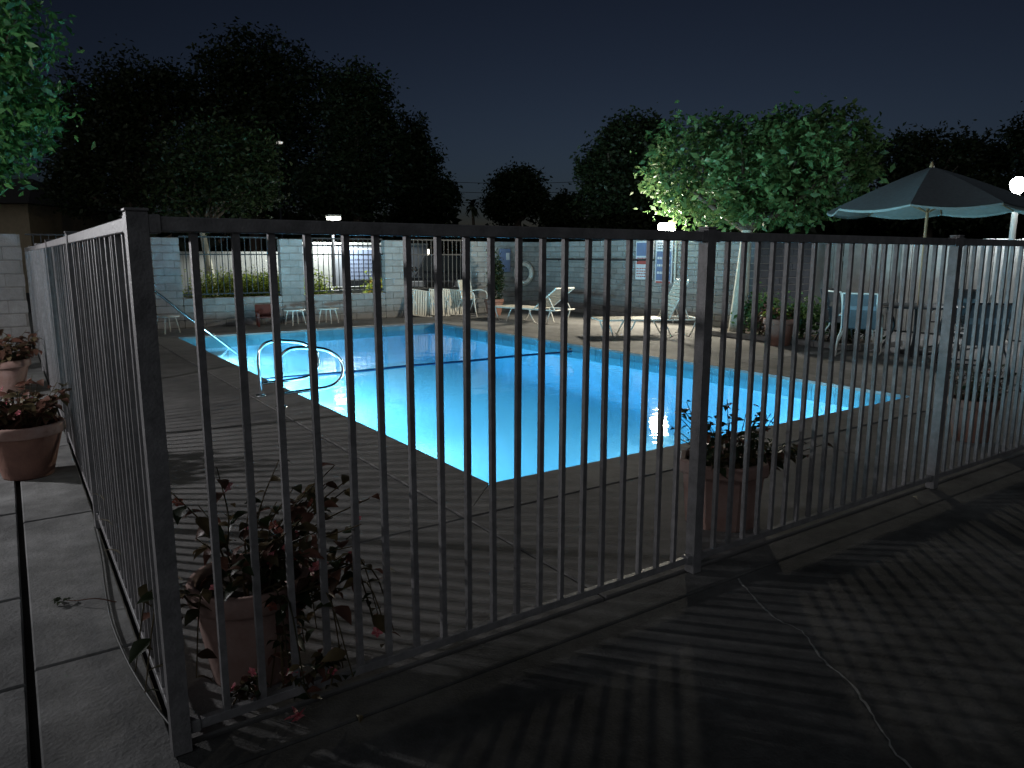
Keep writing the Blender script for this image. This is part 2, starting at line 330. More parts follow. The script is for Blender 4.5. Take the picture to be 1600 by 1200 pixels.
# underwater lamps
def pool_lamp(loc, ang, power, label):
    t = thing('pool_lamp', label, 'pool lamp', loc, ang, 'underwater lamps of the pool')
    MB().lathe([(0.0, 0.0), (0.12, 0.0), (0.125, 0.02), (0.10, 0.03), (0.0, 0.03)], 20).build('rim', 'chrome', t, rot=(0, math.pi / 2, 0))
    MB().lathe([(0.09, 0.031), (0.06, 0.045), (0.0, 0.05)], 20).build('lens', 'poollens', t, rot=(0, math.pi / 2, 0))
    ld = bpy.data.lights.new('pool_lamp_light', 'AREA'); ld.shape = 'DISK'; ld.size = 0.22; ld.energy = power; ld.color = (0.62, 0.93, 1.0)
    lo = bpy.data.objects.new('pool_lamp_light', ld); COL.objects.link(lo); lo.parent = t; lo.location = (0.07, 0, 0); lo.rotation_euler = (0, -math.pi / 2 + 0.05, 0)
POOLW = 23
pool_lamp((4.3, PY0 + 0.004, -0.36), math.pi / 2, POOLW * 0.36, 'round underwater lamp in the near end wall of the pool, nearer the ladder side')
pool_lamp((6.4, PY0 + 0.004, -0.36), math.pi / 2, POOLW * 0.36, 'round underwater lamp in the near end wall of the pool, nearer the patio side')
for y_, f_, nm in ((5.4, 0.45, 'nearest the camera'), (7.5, 1.0, 'just past the ladder'), (9.5, 2.0, 'beside the rope'), (11.8, 1.9, 'beyond the rope')):  # unseen lamps added along this wall to even out the pool light
    pool_lamp((PX0 + 0.004, y_, -0.34), 0, POOLW * f_, 'added round underwater lamp in the unseen long pool wall on the ladder side, %s' % nm)
# outside walkway and pavement
wk = structure(link('walkway', rects_mesh('walkway', [(-1.6, -3, 0.262, 16)], -0.035), 'joint'))
yj = [-3, 0.4, 1.9, 2.93, 4.7, 6.5, 8.3, 10.1, 11.9, 13.2]
for a, b in zip(yj, yj[1:]): slab(wk, -0.058, a, 0.288, b, 'walk', g=0.006)
yj = [-3, 0.6, 2.0, 2.84, 3.63, 4.9, 6.3, 7.7, 9.2, 10.8, 12.4, 14, 16]
for a, b in zip(yj, yj[1:]): slab(wk, -1.5, a, -0.072, b, 'walk', g=0.007)
pv = structure(link('pavement', rects_mesh('pavement', [(0.262, -4, 16, 2.19)], -0.035), 'joint'))
slab(pv, 0.262, -4, 9.0, 2.02, 'pave', -0.004, 0.003); slab(pv, 0.262, 2.02, 9.0, 2.19, 'pave', -0.002, 0.003); slab(pv, 9.0, -4, 16, 2.19, 'pave', -0.004, 0.006)
cr = smooth_path([(2.62, 2.0, 0), (2.52, 1.83, 0), (2.44, 1.67, 0), (2.44, 1.55, 0), (2.33, 1.4, 0), (2.27, 1.25, 0), (2.18, 1.13, 0), (2.1, 1.03, 0), (2.02, 0.93, 0), (1.95, 0.7, 0), (1.8, 0.3, 0)], 6)
mb = MB(); vs = []
for k, p in enumerate(cr):
    w_ = 0.0022 + 0.003 * rnd.random(); ox = rnd.uniform(-0.006, 0.006)
    vs += [(p.x - w_ + ox, p.y + w_ * 0.4, 0.001), (p.x + w_ + ox, p.y - w_ * 0.4, 0.001)]
mb.add(vs, [(2 * k, 2 * k + 1, 2 * k + 3, 2 * k + 2) for k in range(len(cr) - 1)]).build('crack', 'crack', pv)
# ------------------------------------------------------------------ steel picket fence
FT = 1.553; FX = 0.295; FY = 2.17; PIT = 0.1085
pick = MB().box((-0.0098, -0.0098, 0.07), (0.0098, 0.0098, FT - 0.035)).mesh('picket')
postm = MB().box((-0.026, -0.026, 0.0), (0.026, 0.026, FT + 0.012), 0.003).box((-0.029, -0.029, FT + 0.012), (0.029, 0.029, FT + 0.02), 0.002).mesh('post')
def fence(name, label, origin, axis, posts, first_post=True):
    t = thing(name, label, 'fence', (*origin, 0))
    ang = 0 if axis == 'x' else math.pi / 2
    t.rotation_euler = (0, 0, ang)
    for k, s in enumerate(posts):
        if k or first_post: link('post', postm, 'steel_paint', t, (s, 0, 0))
        if k + 1 < len(posts):
            a, b = s + 0.027, posts[k + 1] - 0.027
            MB().box((a, -0.02, FT - 0.04), (b, 0.02, FT), 0.003).build('top_rail', 'steel_paint', t)
            MB().box((a, -0.0125, 0.055), (b, 0.0125, 0.085), 0.002).build('bottom_rail', 'steel_paint', t)
            for x_ in (a + 0.014, b - 0.014):
                for z_, h_, d_ in ((FT - 0.045, 0.05, 0.0245), (0.05, 0.04, 0.017)):
                    MB().box((x_ - 0.014, -d_, z_), (x_ + 0.014, d_, z_ + h_), 0.003).build('bracket', 'steel_paint', t)
            m = int(round((b - a) / PIT)) - 1; st = (b - a) / (m + 1)
            for j in range(1, m + 1):
                link('picket', pick, 'steel_paint', t, (a + st * j + rnd.uniform(-.0015, .0015), 0, 0), (rnd.uniform(-.003, .003), rnd.uniform(-.004, .004), rnd.uniform(-.06, .06)))
    return t
fence('picket_fence', 'dark steel picket fence running across the front of the pool to the right', (FX, FY), 'x', [0, 2.215, 4.42, 6.63, 8.84])
fence('picket_fence', 'dark steel picket fence receding along the left walkway past the flower pots', (FX, FY), 'y', [0, 2.215, 4.43, 6.64, 8.85, 11.0], False)
# ------------------------------------------------------------------ block walls
def block_mesh(L, H, T, name='block'):
    return MB().box((-L / 2, -T / 2, 0), (L / 2, T / 2, H), 0.012).mesh(name)
_bm = {}
def block_wall(label, segs, origin, ang, H=0.13, L=0.40, T=0.19, cap=True, tone='block'):
    """segs: (x0, x1, height) along the wall's own x axis"""
    t = thing('block_wall', label, 'wall', origin, ang); J = 0.011
    core = MB()
    for x0, x1, h in segs:
        core.box((x0 + 0.012, -T / 2 + 0.012, -0.05), (x1 - 0.012, T / 2 - 0.012, h - 0.012))
        nC = int(round(h / H)); Hc = h / nC
        for c in range(nC):
            x = x0 - (L / 2 if c % 2 else 0)
            while x < x1 - 0.02:
                a = max(x, x0); b = min(x + L, x1); x += L
                ln = b - a
                if ln < 0.05: continue
                key = (round(ln, 3), round(Hc, 4), T, tone)
                if key not in _bm: _bm[key] = block_mesh(ln - J, Hc - J, T)
                link('block', _bm[key], tone, t, ((a + b) / 2, rnd.uniform(-0.004, 0.004), c * Hc + J / 2), (0, 0, rnd.uniform(-.006, .006)))
    core.build('mortar_core', 'mortar', t)
    return t
WH = 1.82
low = 0.60
block_wall('pale block wall with low sills and full height pillars along the far end of the pool', [(0.35, 2.40, low), (2.40, 2.92, WH), (2.92, 4.92, low), (4.92, 5.42, WH), (5.42, 7.36, low), (7.36, 7.92, WH), (7.92, 9.72, low)], (0, 16.1, 0), 0, H=0.152)
block_wall('pale block wall piece bearing the blue board and life ring beside the pool corner', [(9.72, 12.1, WH)], (0, 16.1, 0), 0, H=0.13)
block_wall('pale block wall behind the two sun loungers with the floodlight on top', [(9.5, 15.98, WH)], (12.1, 0, 0), math.pi / 2, H=0.13)
block_wall('shaded block return wall behind the leaning tree and flower bed', [(12.22, 14.1, 1.74)], (0, 9.42, 0), 0, H=0.145, tone='shadeblock')
block_wall('block wall at the far left where the picket fence ends', [(-4.0, 0.24, 1.78)], (0, 13.4, 0), 0, H=0.198, L=0.42)
def railing(label, x0, x1, y, z0, z1, pitch=0.115):
    t = thing('iron_railing', label, 'railing', (x0, y, 0)); W = x1 - x0
    MB().box((0, -0.015, z1 - 0.03), (W, 0.015, z1)).build('top_rail', 'iron', t)
    MB().box((0, -0.012, z0 + 0.06), (W, 0.012, z0 + 0.085)).build('bottom_rail', 'iron', t)
    MB().box((0, -0.012, 1.47), (W, 0.012, 1.495)).build('middle_rail', 'iron', t)
    bm_ = MB().box((-0.008, -0.008, z0 + 0.085), (0.008, 0.008, 1.47)).box((-0.008, -0.008, 1.495), (0.008, 0.008, z1 - 0.03)).mesh('bar')
    n_ = int(W / pitch)
    for k in range(1, n_): link('bar', bm_, 'iron', t, (W * k / n_, 0, 0))
railing('black iron railing over the low sill, hidden behind the left fence corner', 0.36, 2.39, 16.1, low, WH + 0.03)
railing('black iron railing over the low sill in front of the green hedge', 2.93, 4.91, 16.1, low, WH + 0.03)
railing('black iron railing over the low sill in front of the notice board', 5.43, 7.35, 16.1, low, WH + 0.03)
railing('black iron railing over the low sill in front of the parked car', 7.93, 9.71, 16.1, low, WH + 0.03)
# board fence on the right
t = thing('board_fence', 'pale vertical board fence behind the patio table on the right', 'fence', (14.2, 9.3, 0), -math.pi / 2)
bdm = [MB().box((0.008, -0.011, 0.03), (0.192, 0.011, 1.74 + dz), 0.003).mesh('board') for dz in (0, -0.012, 0.008)]
for k in range(46): link('board', rnd.choice(bdm), 'board', t, (k * 0.20, rnd.uniform(-.006, .006), 0), (rnd.uniform(-.004, .004), rnd.uniform(-.004, .004), 0))
for z in (0.35, 1.35): MB().box((0, 0.016, z), (9.24, 0.055, z + 0.09)).build('rail', 'board', t)
# ------------------------------------------------------------------ floodlight on the wall
def point(parent, loc, e, col, r=0.05, kind='POINT', **kw):
    ld = bpy.data.lights.new('lamp_light', kind); ld.energy = e; ld.color = col; ld.shadow_soft_size = r
    for k_, v_ in kw.items(): setattr(ld, k_, v_)
    o = bpy.data.objects.new('lamp_light', ld); COL.objects.link(o); o.parent = parent; o.location = loc; return o
t = thing('floodlight', 'bright floodlight mounted on top of the wall behind the loungers', 'floodlight', (12.06, 11.56, WH), 0.55)
MB().tube([(0, 0, -0.02), (0, 0, 0.16)], 0.02).box((-0.05, -0.05, -0.03), (0.05, 0.05, 0.0)).build('bracket', 'darkframe', t)
mt = Matrix.Translation((-0.05, 0, 0.25)) @ Matrix.Rotation(math.radians(-12), 4, 'Y')
MB().box((-0.04, -0.18, -0.11), (0.08, 0.18, 0.11), 0.015, mt).build('housing', 'darkframe', t)
MB().box((-0.10, -0.17, -0.095), (-0.041, 0.17, 0.095), 0.028, mt).build('lens', 'flood', t)
fl = point(t, (-0.34, 0, 0.22), 72, (1.0, 0.92, 0.74), 0.15, 'SPOT', spot_size=math.radians(174), spot_blend=0.3)
fl.rotation_euler = Vector((-1, 0.4, -0.12)).to_track_quat('-Z', 'Y').to_euler()
# right hand post lamp
pl = at(1591, 288, 11.9)
t = thing('post_lamp', 'white post lamp with glaring globe beyond the umbrella', 'lamp', (pl.x, pl.y, 0))
MB().tube([(0, 0, -0.06), (0, 0, pl.z - 0.12)], [0.055, 0.045], 10).lathe([(0.0, 0.0), (0.12, 0.0), (0.12, 0.03), (0.06, 0.08)], 16).build('post', 'white', t)
MB().lathe([(0.05, pl.z - 0.14), (0.09, pl.z - 0.09), (0.12, pl.z), (0.10, pl.z + 0.07), (0.05, pl.z + 0.11), (0, pl.z + 0.12)], 18).build('globe', 'globe', t)
point(t, (0, 0, pl.z), 60, (0.93, 0.97, 1.0), 0.14, 'SPOT', spot_size=math.radians(158), spot_blend=0.25)
# left walkway lamp (just outside the picture; it throws the picket shadows)
t = thing('walkway_lamp', 'short post lantern beside the left walkway', 'lamp', (-2.55, 7.0, 0))
MB().tube([(0, 0, -0.06), (0, 0, 1.92)], [0.045, 0.035], 10).build('post', 'darkframe', t)
MB().lathe([(0.05, 1.9), (0.09, 1.93), (0.09, 1.95), (0.04, 1.96)], 12).build('collar', 'darkframe', t)
MB().lathe([(0.0, 1.98), (0.028, 1.99), (0.035, 2.03), (0.025, 2.07), (0.0, 2.08)], 12).build('bulb', 'globe', t)
LAMPL = point(t, (0, 0, 2.03), 100, (0.98, 0.97, 1.0), 0.055)
# ------------------------------------------------------------------ pool ladder rails and step handrail
def p_loop(y, label):
    t = thing('grab_rail', label, 'handrail', (2.09, y, 0), 0, 'grab rails at the pool edge')
    pts = [(0, 0, 0.0), (0, 0, 0.2), (0, 0, 0.40), (0.035, 0, 0.51), (0.13, 0, 0.565), (0.30, 0, 0.56), (0.48, 0, 0.525), (0.60, 0, 0.44), (0.645, 0, 0.33), (0.61, 0, 0.22), (0.50, 0, 0.155), (0.3, 0, 0.14), (0.012, 0, 0.13)]
    MB().tube(smooth_path(pts, 6), 0.0185, 12).build('tube', 'chrome', t)
    MB().lathe([(0.055, 0.003), (0.05, 0.018), (0.022, 0.024)], 16).build('flange', 'chrome', t)
p_loop(7.72, 'looped stainless grab rail at the pool edge, the farther of the two')
p_loop(7.02, 'looped stainless grab rail at the pool edge, the nearer of the two')
t = thing('step_handrail', 'straight slanting handrail leading down into the corner pool steps', 'handrail', (1.98, 13.2, 0))
MB().tube(smooth_path([(-0.22, 0, 0.0), (-0.22, 0, 0.5), (-0.2, 0, 0.82), (-0.1, 0, 0.9), (0.03, 0, 0.86), (0.45, 0, 0.46), (0.95, 0, 0.02), (1.4, 0, -0.4), (1.55, 0, -0.55)], 5), 0.02, 10).build('tube', 'chrome', t)
MB().lathe([(0.055, 0.003), (0.05, 0.018), (0.022, 0.024)], 16, (-0.22, 0, 0)).build('flange', 'chrome', t)
# ------------------------------------------------------------------ pots and plants
def leaf_obj_mesh(L, Wd, name='leaf'):
    prof = [(0, 0.02), (0.18, 0.32), (0.42, 0.5), (0.68, 0.36), (0.88, 0.14), (1, 0.0)]
    vs = []; fs = []
    for t_, w_ in prof:
        z = 0.10 * math.sin(t_ * 3) - 0.20 * t_ * t_
        vs += [(t_ * L, -w_ * Wd, (z + w_ * 0.18) * L), (t_ * L, 0, z * L), (t_ * L, w_ * Wd, (z + w_ * 0.18) * L)]
    for k in range(len(prof) - 1):
        a = 3 * k; fs += [(a, a + 3, a + 4, a + 1), (a + 1, a + 4, a + 5, a + 2)]
    return MB().add(vs, fs, True).mesh(name)
def flower_mesh(r, name='flower'):
    mb = MB()
    for k in range(5):
        q = 2 * math.pi * k / 5; c, s_ = math.cos(q), math.sin(q); px, py = -s_, c
        mb.add([(0, 0, 0), (c * r * .6 + px * r * .38, s_ * r * .6 + py * r * .38, r * .3), (c * r, s_ * r, r * .22), (c * r * .6 - px * r * .38, s_ * r * .6 - py * r * .38, r * .3)], [(0, 1, 2, 3)])
    return mb.mesh(name)
LM = {}
def leafm(m, L, Wd):
    k = (m, L, Wd)
    if k not in LM: LM[k] = leaf_obj_mesh(L, Wd); LM[k].materials.append(M[m])
    return LM[k]
FM = {}
def flowm(m, r):
    k = (m, r)
    if k not in FM: FM[k] = flower_mesh(r); FM[k].materials.append(M[m])
    return FM[k]
def pot(label, loc, r, h, m='terra', rim='terra', sides=28, group=None, rz=0, base=0.70):
    t = thing('flower_pot', label, 'flower pot', loc, rz, group)
    rb = r * base
    MB().lathe([(0, 0.0), (rb, 0.0), (rb * 1.02, 0.012), (r * 0.93, h * 0.78), (r * 0.93, h * 0.80)], sides, smooth=sides > 12).build('body', m, t)
    MB().lathe([(r * 0.93, h * 0.79), (r * 1.0, h * 0.80), (r * 1.03, h * 0.83), (r * 1.03, h * 0.97), (r * 1.0, h), (r * 0.9, h), (r * 0.88, h * 0.9)], sides, smooth=sides > 12).build('rim', rim, t)
    MB().lathe([(r * 0.9, h * 0.91), (r * 0.5, h * 0.93), (0, h * 0.94)], 16).build('potting_soil', 'soil', t)
    return t
def plant(label, loc, base_r, stems, leafmats, L, height, spread, per=9, flowers=(), lean=(0, 0), cat='plant', trail=0, flow_r=0.022, droop=0.5):
    t = thing('potted_plant', label, cat, loc)
    st = MB(); spots = []
    for k in range(stems):
        q = rnd.uniform(0, 2 * math.pi); rr = base_r * math.sqrt(rnd.random())
        b0 = Vector((rr * math.cos(q), rr * math.sin(q), -0.03))
        out = Vector((math.cos(q), math.sin(q), 0)) * spread * rnd.uniform(0.25, 1.0) + Vector((lean[0], lean[1], 0)) * rnd.uniform(0.3, 1)
        hh = height * rnd.uniform(0.5, 1.0)
        if k < trail: p2 = b0 + out * 1.2 + Vector((0, 0, -hh * 0.8)); p1 = b0 + out * 0.9 + Vector((0, 0, 0.08))
        else: p1 = b0 + out * 0.35 + Vector((0, 0, hh * 0.6)); p2 = b0 + out + Vector((0, 0, hh * rnd.uniform(0.8, 1.05)))
        path = smooth_path([b0, b0.lerp(p1, 0.5) + Vector((rnd.uniform(-.02, .02), rnd.uniform(-.02, .02), 0)), p1, p2], 4)
        st.tube(path, [0.005 * (1 - 0.6 * i / (len(path) - 1)) for i in range(len(path))], 5)
        for j in range(per):
            f_ = 0.25 + 0.75 * (j + rnd.random()) / per; i_ = min(len(path) - 1, int(f_ * (len(path) - 1) + 0.5)); spots.append((path[i_], f_))
    st.build('stem', 'leaf_olive' if leafmats[0] != 'leaf_glossy' else 'leaf_mid', t)
    for p, f_ in spots[:290]:
        s_ = rnd.uniform(0.6, 1.25); m = rnd.choice(leafmats)
        link('leaf', leafm(m, L, L * 0.62), None, t, p, (rnd.uniform(-.5, .5), rnd.uniform(-0.5, 0.9) * droop + 0.1, rnd.uniform(0, 6.3)), (s_, s_, s_))
    for fm, cnt in flowers:
        for k in range(cnt):
            p, f_ = rnd.choice(spots); p = p + Vector((rnd.uniform(-.03, .03), rnd.uniform(-.03, .03), rnd.uniform(0.0, .05)))
            link('flower', flowm(fm, flow_r), None, t, p, (rnd.uniform(-1.2, 1.2), rnd.uniform(-1.2, 1.2), rnd.uniform(0, 6)))
    return t
# near pot behind the corner of the front fence
pot('terracotta pot behind the front fence at the near left corner', (0.60, 2.49, 0), 0.2, 0.36, 'terrapale', 'terrapale')
plant('bushy bronze leaved plant with pink flowers spilling from the near corner pot', (0.60, 2.48, 0.33), 0.13, 36, ['leaf_red', 'leaf_olive', 'leaf_dark', 'leaf_olive'], 0.075, 0.44, 0.30, 8, (('pink', 10), ('redflower', 6)), (0.10, -0.02), trail=9)
# trailing stems through the pickets onto the pavement
t = thing('trailing_plant', 'low trailing plant with a pink bloom poking under the front fence onto the pavement', 'plant', (0.62, 2.22, 0.0))
mb = MB(); sp = []
for k in range(11):
    x0 = rnd.uniform(-0.16, 0.22); L_ = rnd.uniform(0.06, 0.2); y0 = rnd.uniform(0.0, 0.1)
    path = smooth_path([(x0, y0, 0.02), (x0 + 0.02, y0 - 0.06, 0.08 + rnd.random() * 0.16), (x0 + rnd.uniform(-.06, .06), y0 - 0.04 - L_ * 0.5, 0.03 + rnd.random() * 0.12)], 4)
    mb.tube(path, 0.003, 5); sp += path[2:]
mb.build('stem', 'leaf_olive', t)
for p in sp:
    for q in range(2): s_ = rnd.uniform(.6, 1.1); link('leaf', leafm(rnd.choice(['leaf_olive', 'leaf_dark', 'leaf_red']), 0.045, 0.026), None, t, p, (rnd.uniform(-.5, .5), rnd.uniform(-.4, .6), rnd.uniform(0, 6.3)), (s_,) * 3)
for p in ((-0.005, -0.115, 0.035), (0.012, -0.125, 0.03), (-0.02, -0.13, 0.03), (0.0, -0.14, 0.025)): link('flower', flowm('pink', 0.024), None, t, p, (rnd.uniform(-1, 1), rnd.uniform(-1, 1), rnd.uniform(0, 6)))
for k in range(7): link('flower', flowm('pink', 0.018), None, t, rnd.choice(sp) + Vector((0, 0, 0.02)), (rnd.uniform(-1, 1), rnd.uniform(-1, 1), rnd.uniform(0, 6)))
plant('low flowering sprays hanging from the right side of the near corner pot', (0.72, 2.40, 0.28), 0.06, 20, ['leaf_olive', 'leaf_red', 'leaf_dark'], 0.06, 0.26, 0.22, 9, (('pink', 9), ('redflower', 5)), (0.16, 0.0), trail=12)
# pot right of the middle post
pot('eight sided terracotta pot behind the middle post of the front fence', (3.16, 2.55, 0), 0.245, 0.36, 'terrapale', 'terrapale', 8, rz=0.3, base=0.82)
plant('leggy plant with small dark leaves rising from the eight sided pot', (3.12, 2.50, 0.31), 0.13, 36, ['leaf_dark', 'leaf_dark', 'leaf_red', 'leaf_olive'], 0.062, 0.42, 0.20, 8, (('redflower', 5),), (0.02, 0.06))
plant('straggling stems reaching sideways from the eight sided pot along the fence', (3.22, 2.46, 0.30), 0.08, 20, ['leaf_dark', 'leaf_olive', 'leaf_red'], 0.065, 0.16, 0.14, 9, (('redflower', 4),), (0.50, 0.03))
# pot at right edge
pot('terracotta pot behind the front fence at the right edge of the picture', (6.25, 2.62, 0), 0.18, 0.34)
plant('leafy plant in the pot at the right edge of the picture', (6.25, 2.62, 0.31), 0.12, 22, ['leaf_dark', 'leaf_red', 'leaf_olive'], 0.06, 0.36, 0.22, 8, (('redflower', 4),))
# pots on the left walkway
pot('wide terracotta pot on the left walkway, nearest the camera', (0.00, 5.75, 0), 0.235, 0.36, 'terra', 'terrapale', base=0.62)
plant('red leaved plant filling the nearest pot on the left walkway', (0.00, 5.75, 0.33), 0.18, 36, ['leaf_red', 'leaf_red', 'leaf_olive'], 0.10, 0.34, 0.24, 8, (('pink', 9),), droop=0.8)
pot('wide terracotta pot farther along the left walkway', (-0.12, 9.3, 0), 0.25, 0.38, 'terrapale', 'terrapale', base=0.62)
plant('red leaved plant in the farther pot on the left walkway', (-0.12, 9.3, 0.35), 0.18, 36, ['leaf_red', 'leaf_red', 'leaf_olive'], 0.11, 0.38, 0.24, 8, (('redflower', 8),), droop=0.8)
# weed runner and dry leaves
t = thing('weed_runner', 'dark leafy weed runner lying on the left walkway from under the fence', 'weed', (0.25, 3.3, 0.0))
MB().tube(smooth_path([(0.0, 0, 0.02), (-0.07, 0.05, 0.035), (-0.14, 0.11, 0.02), (-0.18, 0.16, 0.015)], 5), 0.0025, 5).build('stem', 'leaf_red', t)
for k in range(6): link('leaf', leafm('leaf_dark', 0.045, 0.03), None, t, (-0.18 + rnd.uniform(-.02, .02), 0.16 + rnd.uniform(-.02, .02), 0.016), (0, rnd.uniform(-.2, .1), rnd.uniform(0, 6.3)), (rnd.uniform(.7, 1.1),) * 3)
for k, (y, z, w_) in enumerate(((3.85, 0.30, 'topmost'), (3.55, 0.27, 'middle'), (3.3, 0.22, 'lowest'))):
    prop(link('dry_leaf', leafm('leaf_fall', 0.075, 0.02), None, None, (0.285, y, z), (0.3, -0.7, 2.6 + k * .3)), 'pale dry leaf caught between the left fence pickets, %s of three' % w_, 'leaf', 'dry leaves caught in the left fence')
for (x, y, m_, lb_) in ((1.33, 2.98, 'leaf_fall', 'pale scrap of leaf on the deck right of the near corner plant'), (4.42, 2.14, 'leaf_fall', 'pale leaf lying against the fence base right of the eight sided pot'), (0.78, 1.98, 'leaf_olive', 'dull fallen leaf on the pavement right of the pink bloom')):
    prop(link('fallen_leaf', leafm(m_, 0.05, 0.024), None, None, (x, y, 0.008), (rnd.uniform(-.3, .3), -0.1, rnd.uniform(0, 6.3))), lb_, 'leaf')
hz = smooth_path([(0.262, 4.35, 0.014), (0.25, 3.9, 0.012), (0.225, 3.45, 0.012), (0.215, 3.1, 0.012), (0.23, 2.75, 0.012), (0.262, 2.45, 0.012), (0.285, 2.3, 0.014)], 6)
prop(MB().tube(hz, 0.0045, 8).build('fence_gap_line', 'dark_line'), 'thin dark line standing in for the dark gap along the left fence foot', 'dark_line')  # added strand, stands in for the dark gap beside the fence
# ------------------------------------------------------------------ sun loungers
def chaise(label, loc, rz, tilt):
    t = thing('sun_lounger', label, 'sun lounger', loc, rz, 'sun loungers by the wall'); W = 0.33; zs = 0.31
    for s_ in (-1, 1):
        MB().tube([(-0.95, s_ * W, zs), (0.95, s_ * W, zs)], 0.016, 8).build('side_rail', 'white', t)
    MB().tube([(-0.95, -W, zs), (-0.95, W, zs)], 0.016, 8).build('end_rail', 'white', t)
    MB().tube([(0.95, -W, zs), (0.95, W, zs)], 0.016, 8).build('end_rail', 'white', t)
    for x0, x1 in ((-0.82, -0.70), (-0.3, -0.46), (0.22, 0.38), (0.84, 0.72)):
        for s_ in (-1, 1):
            MB().tube(smooth_path([(x0, s_ * W, zs), ((x0 + x1) / 2, s_ * (W + .01), zs * .5), (x1, s_ * (W - 0.02), 0.012), (x1 + .04 * (1 if x1 > x0 else -1), s_ * (W - .05), 0.012)], 3), 0.014, 7).build('leg', 'white', t)
    sm_ = MB().box((-0.026, -W - .012, -0.018), (0.026, W + .012, 0.004), 0.001).mesh('strap')
    for k in range(18): link('strap', sm_, 'strap', t, (-0.91 + k * 0.068, 0, zs + 0.012))
    hx = 0.33; Lb = 0.78; ca, sa = math.cos(tilt), math.sin(tilt)
    for s_ in (-1, 1): MB().tube([(hx, s_ * (W - .03), zs + .01), (hx + Lb * ca, s_ * (W - .03), zs + Lb * sa)], 0.014, 7).build('back_rail', 'white', t)
    MB().tube([(hx + Lb * ca, -W + .03, zs + Lb * sa), (hx + Lb * ca, W - .03, zs + Lb * sa)], 0.014, 7).build('back_rail', 'white', t)
    for k in range(11):
        d_ = 0.05 + k * 0.07; link('strap', sm_, 'strap', t, (hx + d_ * ca - .012 * sa, 0, zs + .01 + d_ * sa + .012 * ca), (0, -tilt, 0), (1, 0.9, 1))
    for s_ in (-1, 1): MB().tube([(hx + Lb * .62 * ca, s_ * (W - .06), zs + Lb * .62 * sa), (min(0.9, hx + Lb * .62 * ca + 0.18), s_ * (W - .06), zs - 0.01)], 0.010, 6).build('back_prop', 'white', t)
chaise('white strap sun lounger beside the life ring with its back half raised', (9.62, 13.25, 0), math.radians(-78), math.radians(36))
chaise('white strap sun lounger below the floodlight with its back raised steeply', (9.70, 9.75, 0), math.radians(-27), math.radians(64))
# ------------------------------------------------------------------ stacked folded loungers leaning on the low wall
def folded(label, x, lean, y=15.72):
    t = thing('folded_lounger', label, 'folded lounger', (x, y, 0), rnd.uniform(-.06, .06), 'folded loungers leaning on the low wall')
    t.rotation_euler = (math.radians(-14), math.radians(lean), rnd.uniform(-.08, .08))
    for s_ in (-1, 1): MB().tube([(s_ * 0.27, 0, 0.02), (s_ * 0.27, 0, 0.66)], 0.015, 7).build('side_rail', 'white', t)
    for z in (0.03, 0.65): MB().tube([(-0.27, 0, z), (0.27, 0, z)], 0.015, 7).build('end_rail', 'white', t)
    sm_ = MB().box((-0.022, -0.004, 0.03), (0.022, 0.004, 0.65)).mesh('strap')
    for k in range(8): link('strap', sm_, 'strap', t, (-0.22 + k * 0.063, -0.016, 0))
    for s_ in (-1, 1): MB().tube([(s_ * 0.25, -0.03, 0.5), (s_ * 0.2, -0.12, 0.2), (s_ * 0.2, -0.14, 0.05)], 0.012, 6).build('leg', 'white', t)
folded('white folded strap lounger leaning on the low wall, leftmost of the row', 8.15, 9)
folded('white folded strap lounger leaning on the low wall, second from the left', 8.62, 7, 15.66)
folded('white folded strap lounger leaning on the low wall, third from the left', 9.05, 4, 15.70)
def slat_chair(label, loc, rz, fm='white', sm='strap', back=0.9, group=None, name='patio_chair'):
    t = thing(name, label, 'chair', loc, rz, group); W = 0.26
    for s_ in (-1, 1):
        MB().tube(smooth_path([(s_ * W, -0.30, 0.0), (s_ * W, -0.24, 0.3), (s_ * W, -0.20, 0.56), (s_ * W, 0.0, 0.62), (s_ * W, 0.24, 0.60)], 4), 0.014, 7).build('arm', fm, t)
        MB().tube(smooth_path([(s_ * W, 0.36, 0.0), (s_ * W, 0.26, 0.25), (s_ * (W - .03), 0.2, 0.42), (s_ * (W - .03), 0.30, back)], 4), 0.014, 7).build('back_leg', fm, t)
        MB().tube([(s_ * (W - .03), -0.24, 0.42), (s_ * (W - .03), 0.22, 0.40)], 0.013, 7).build('seat_rail', fm, t)
        MB().tube([(s_ * W, -0.30, 0.013), (s_ * W, 0.36, 0.013)], 0.012, 6).build('runner', fm, t)
    MB().tube([(-W + .03, 0.30, back), (W - .03, 0.30, back)], 0.014, 7).build('top_rail', fm, t)
    vs = []; fs = []; N = 12
    prof = smooth_path([(0, -0.25, 0.43), (0, 0.0, 0.405), (0, 0.19, 0.41), (0, 0.215, 0.47), (0, 0.25, 0.65), (0, 0.295, back - .015)], 4)
    for p in prof: vs += [(-W + .035, p.y, p.z), (W - .035, p.y, p.z)]
    for p in prof: vs += [(-W + .035, p.y + .005, p.z - .006), (W - .035, p.y + .005, p.z - .006)]
    n_ = len(prof); fs = [(2 * k, 2 * k + 1, 2 * k + 3, 2 * k + 2) for k in range(n_ - 1)] + [(2 * n_ + 2 * k, 2 * n_ + 2 * k + 2, 2 * n_ + 2 * k + 3, 2 * n_ + 2 * k + 1) for k in range(n_ - 1)]
    MB().add(vs, fs, True).build('sling', sm, t)
    MB().box((-W + .035, 0.262, back - .24), (W - .035, 0.272, back - .14), 0.003).build('headband', 'bluelight' if sm == 'blue' else sm, t)
    return t
slat_chair('white patio chair beside the terracotta pot against the low wall', (9.45, 15.45, 0), math.radians(20), back=0.86)
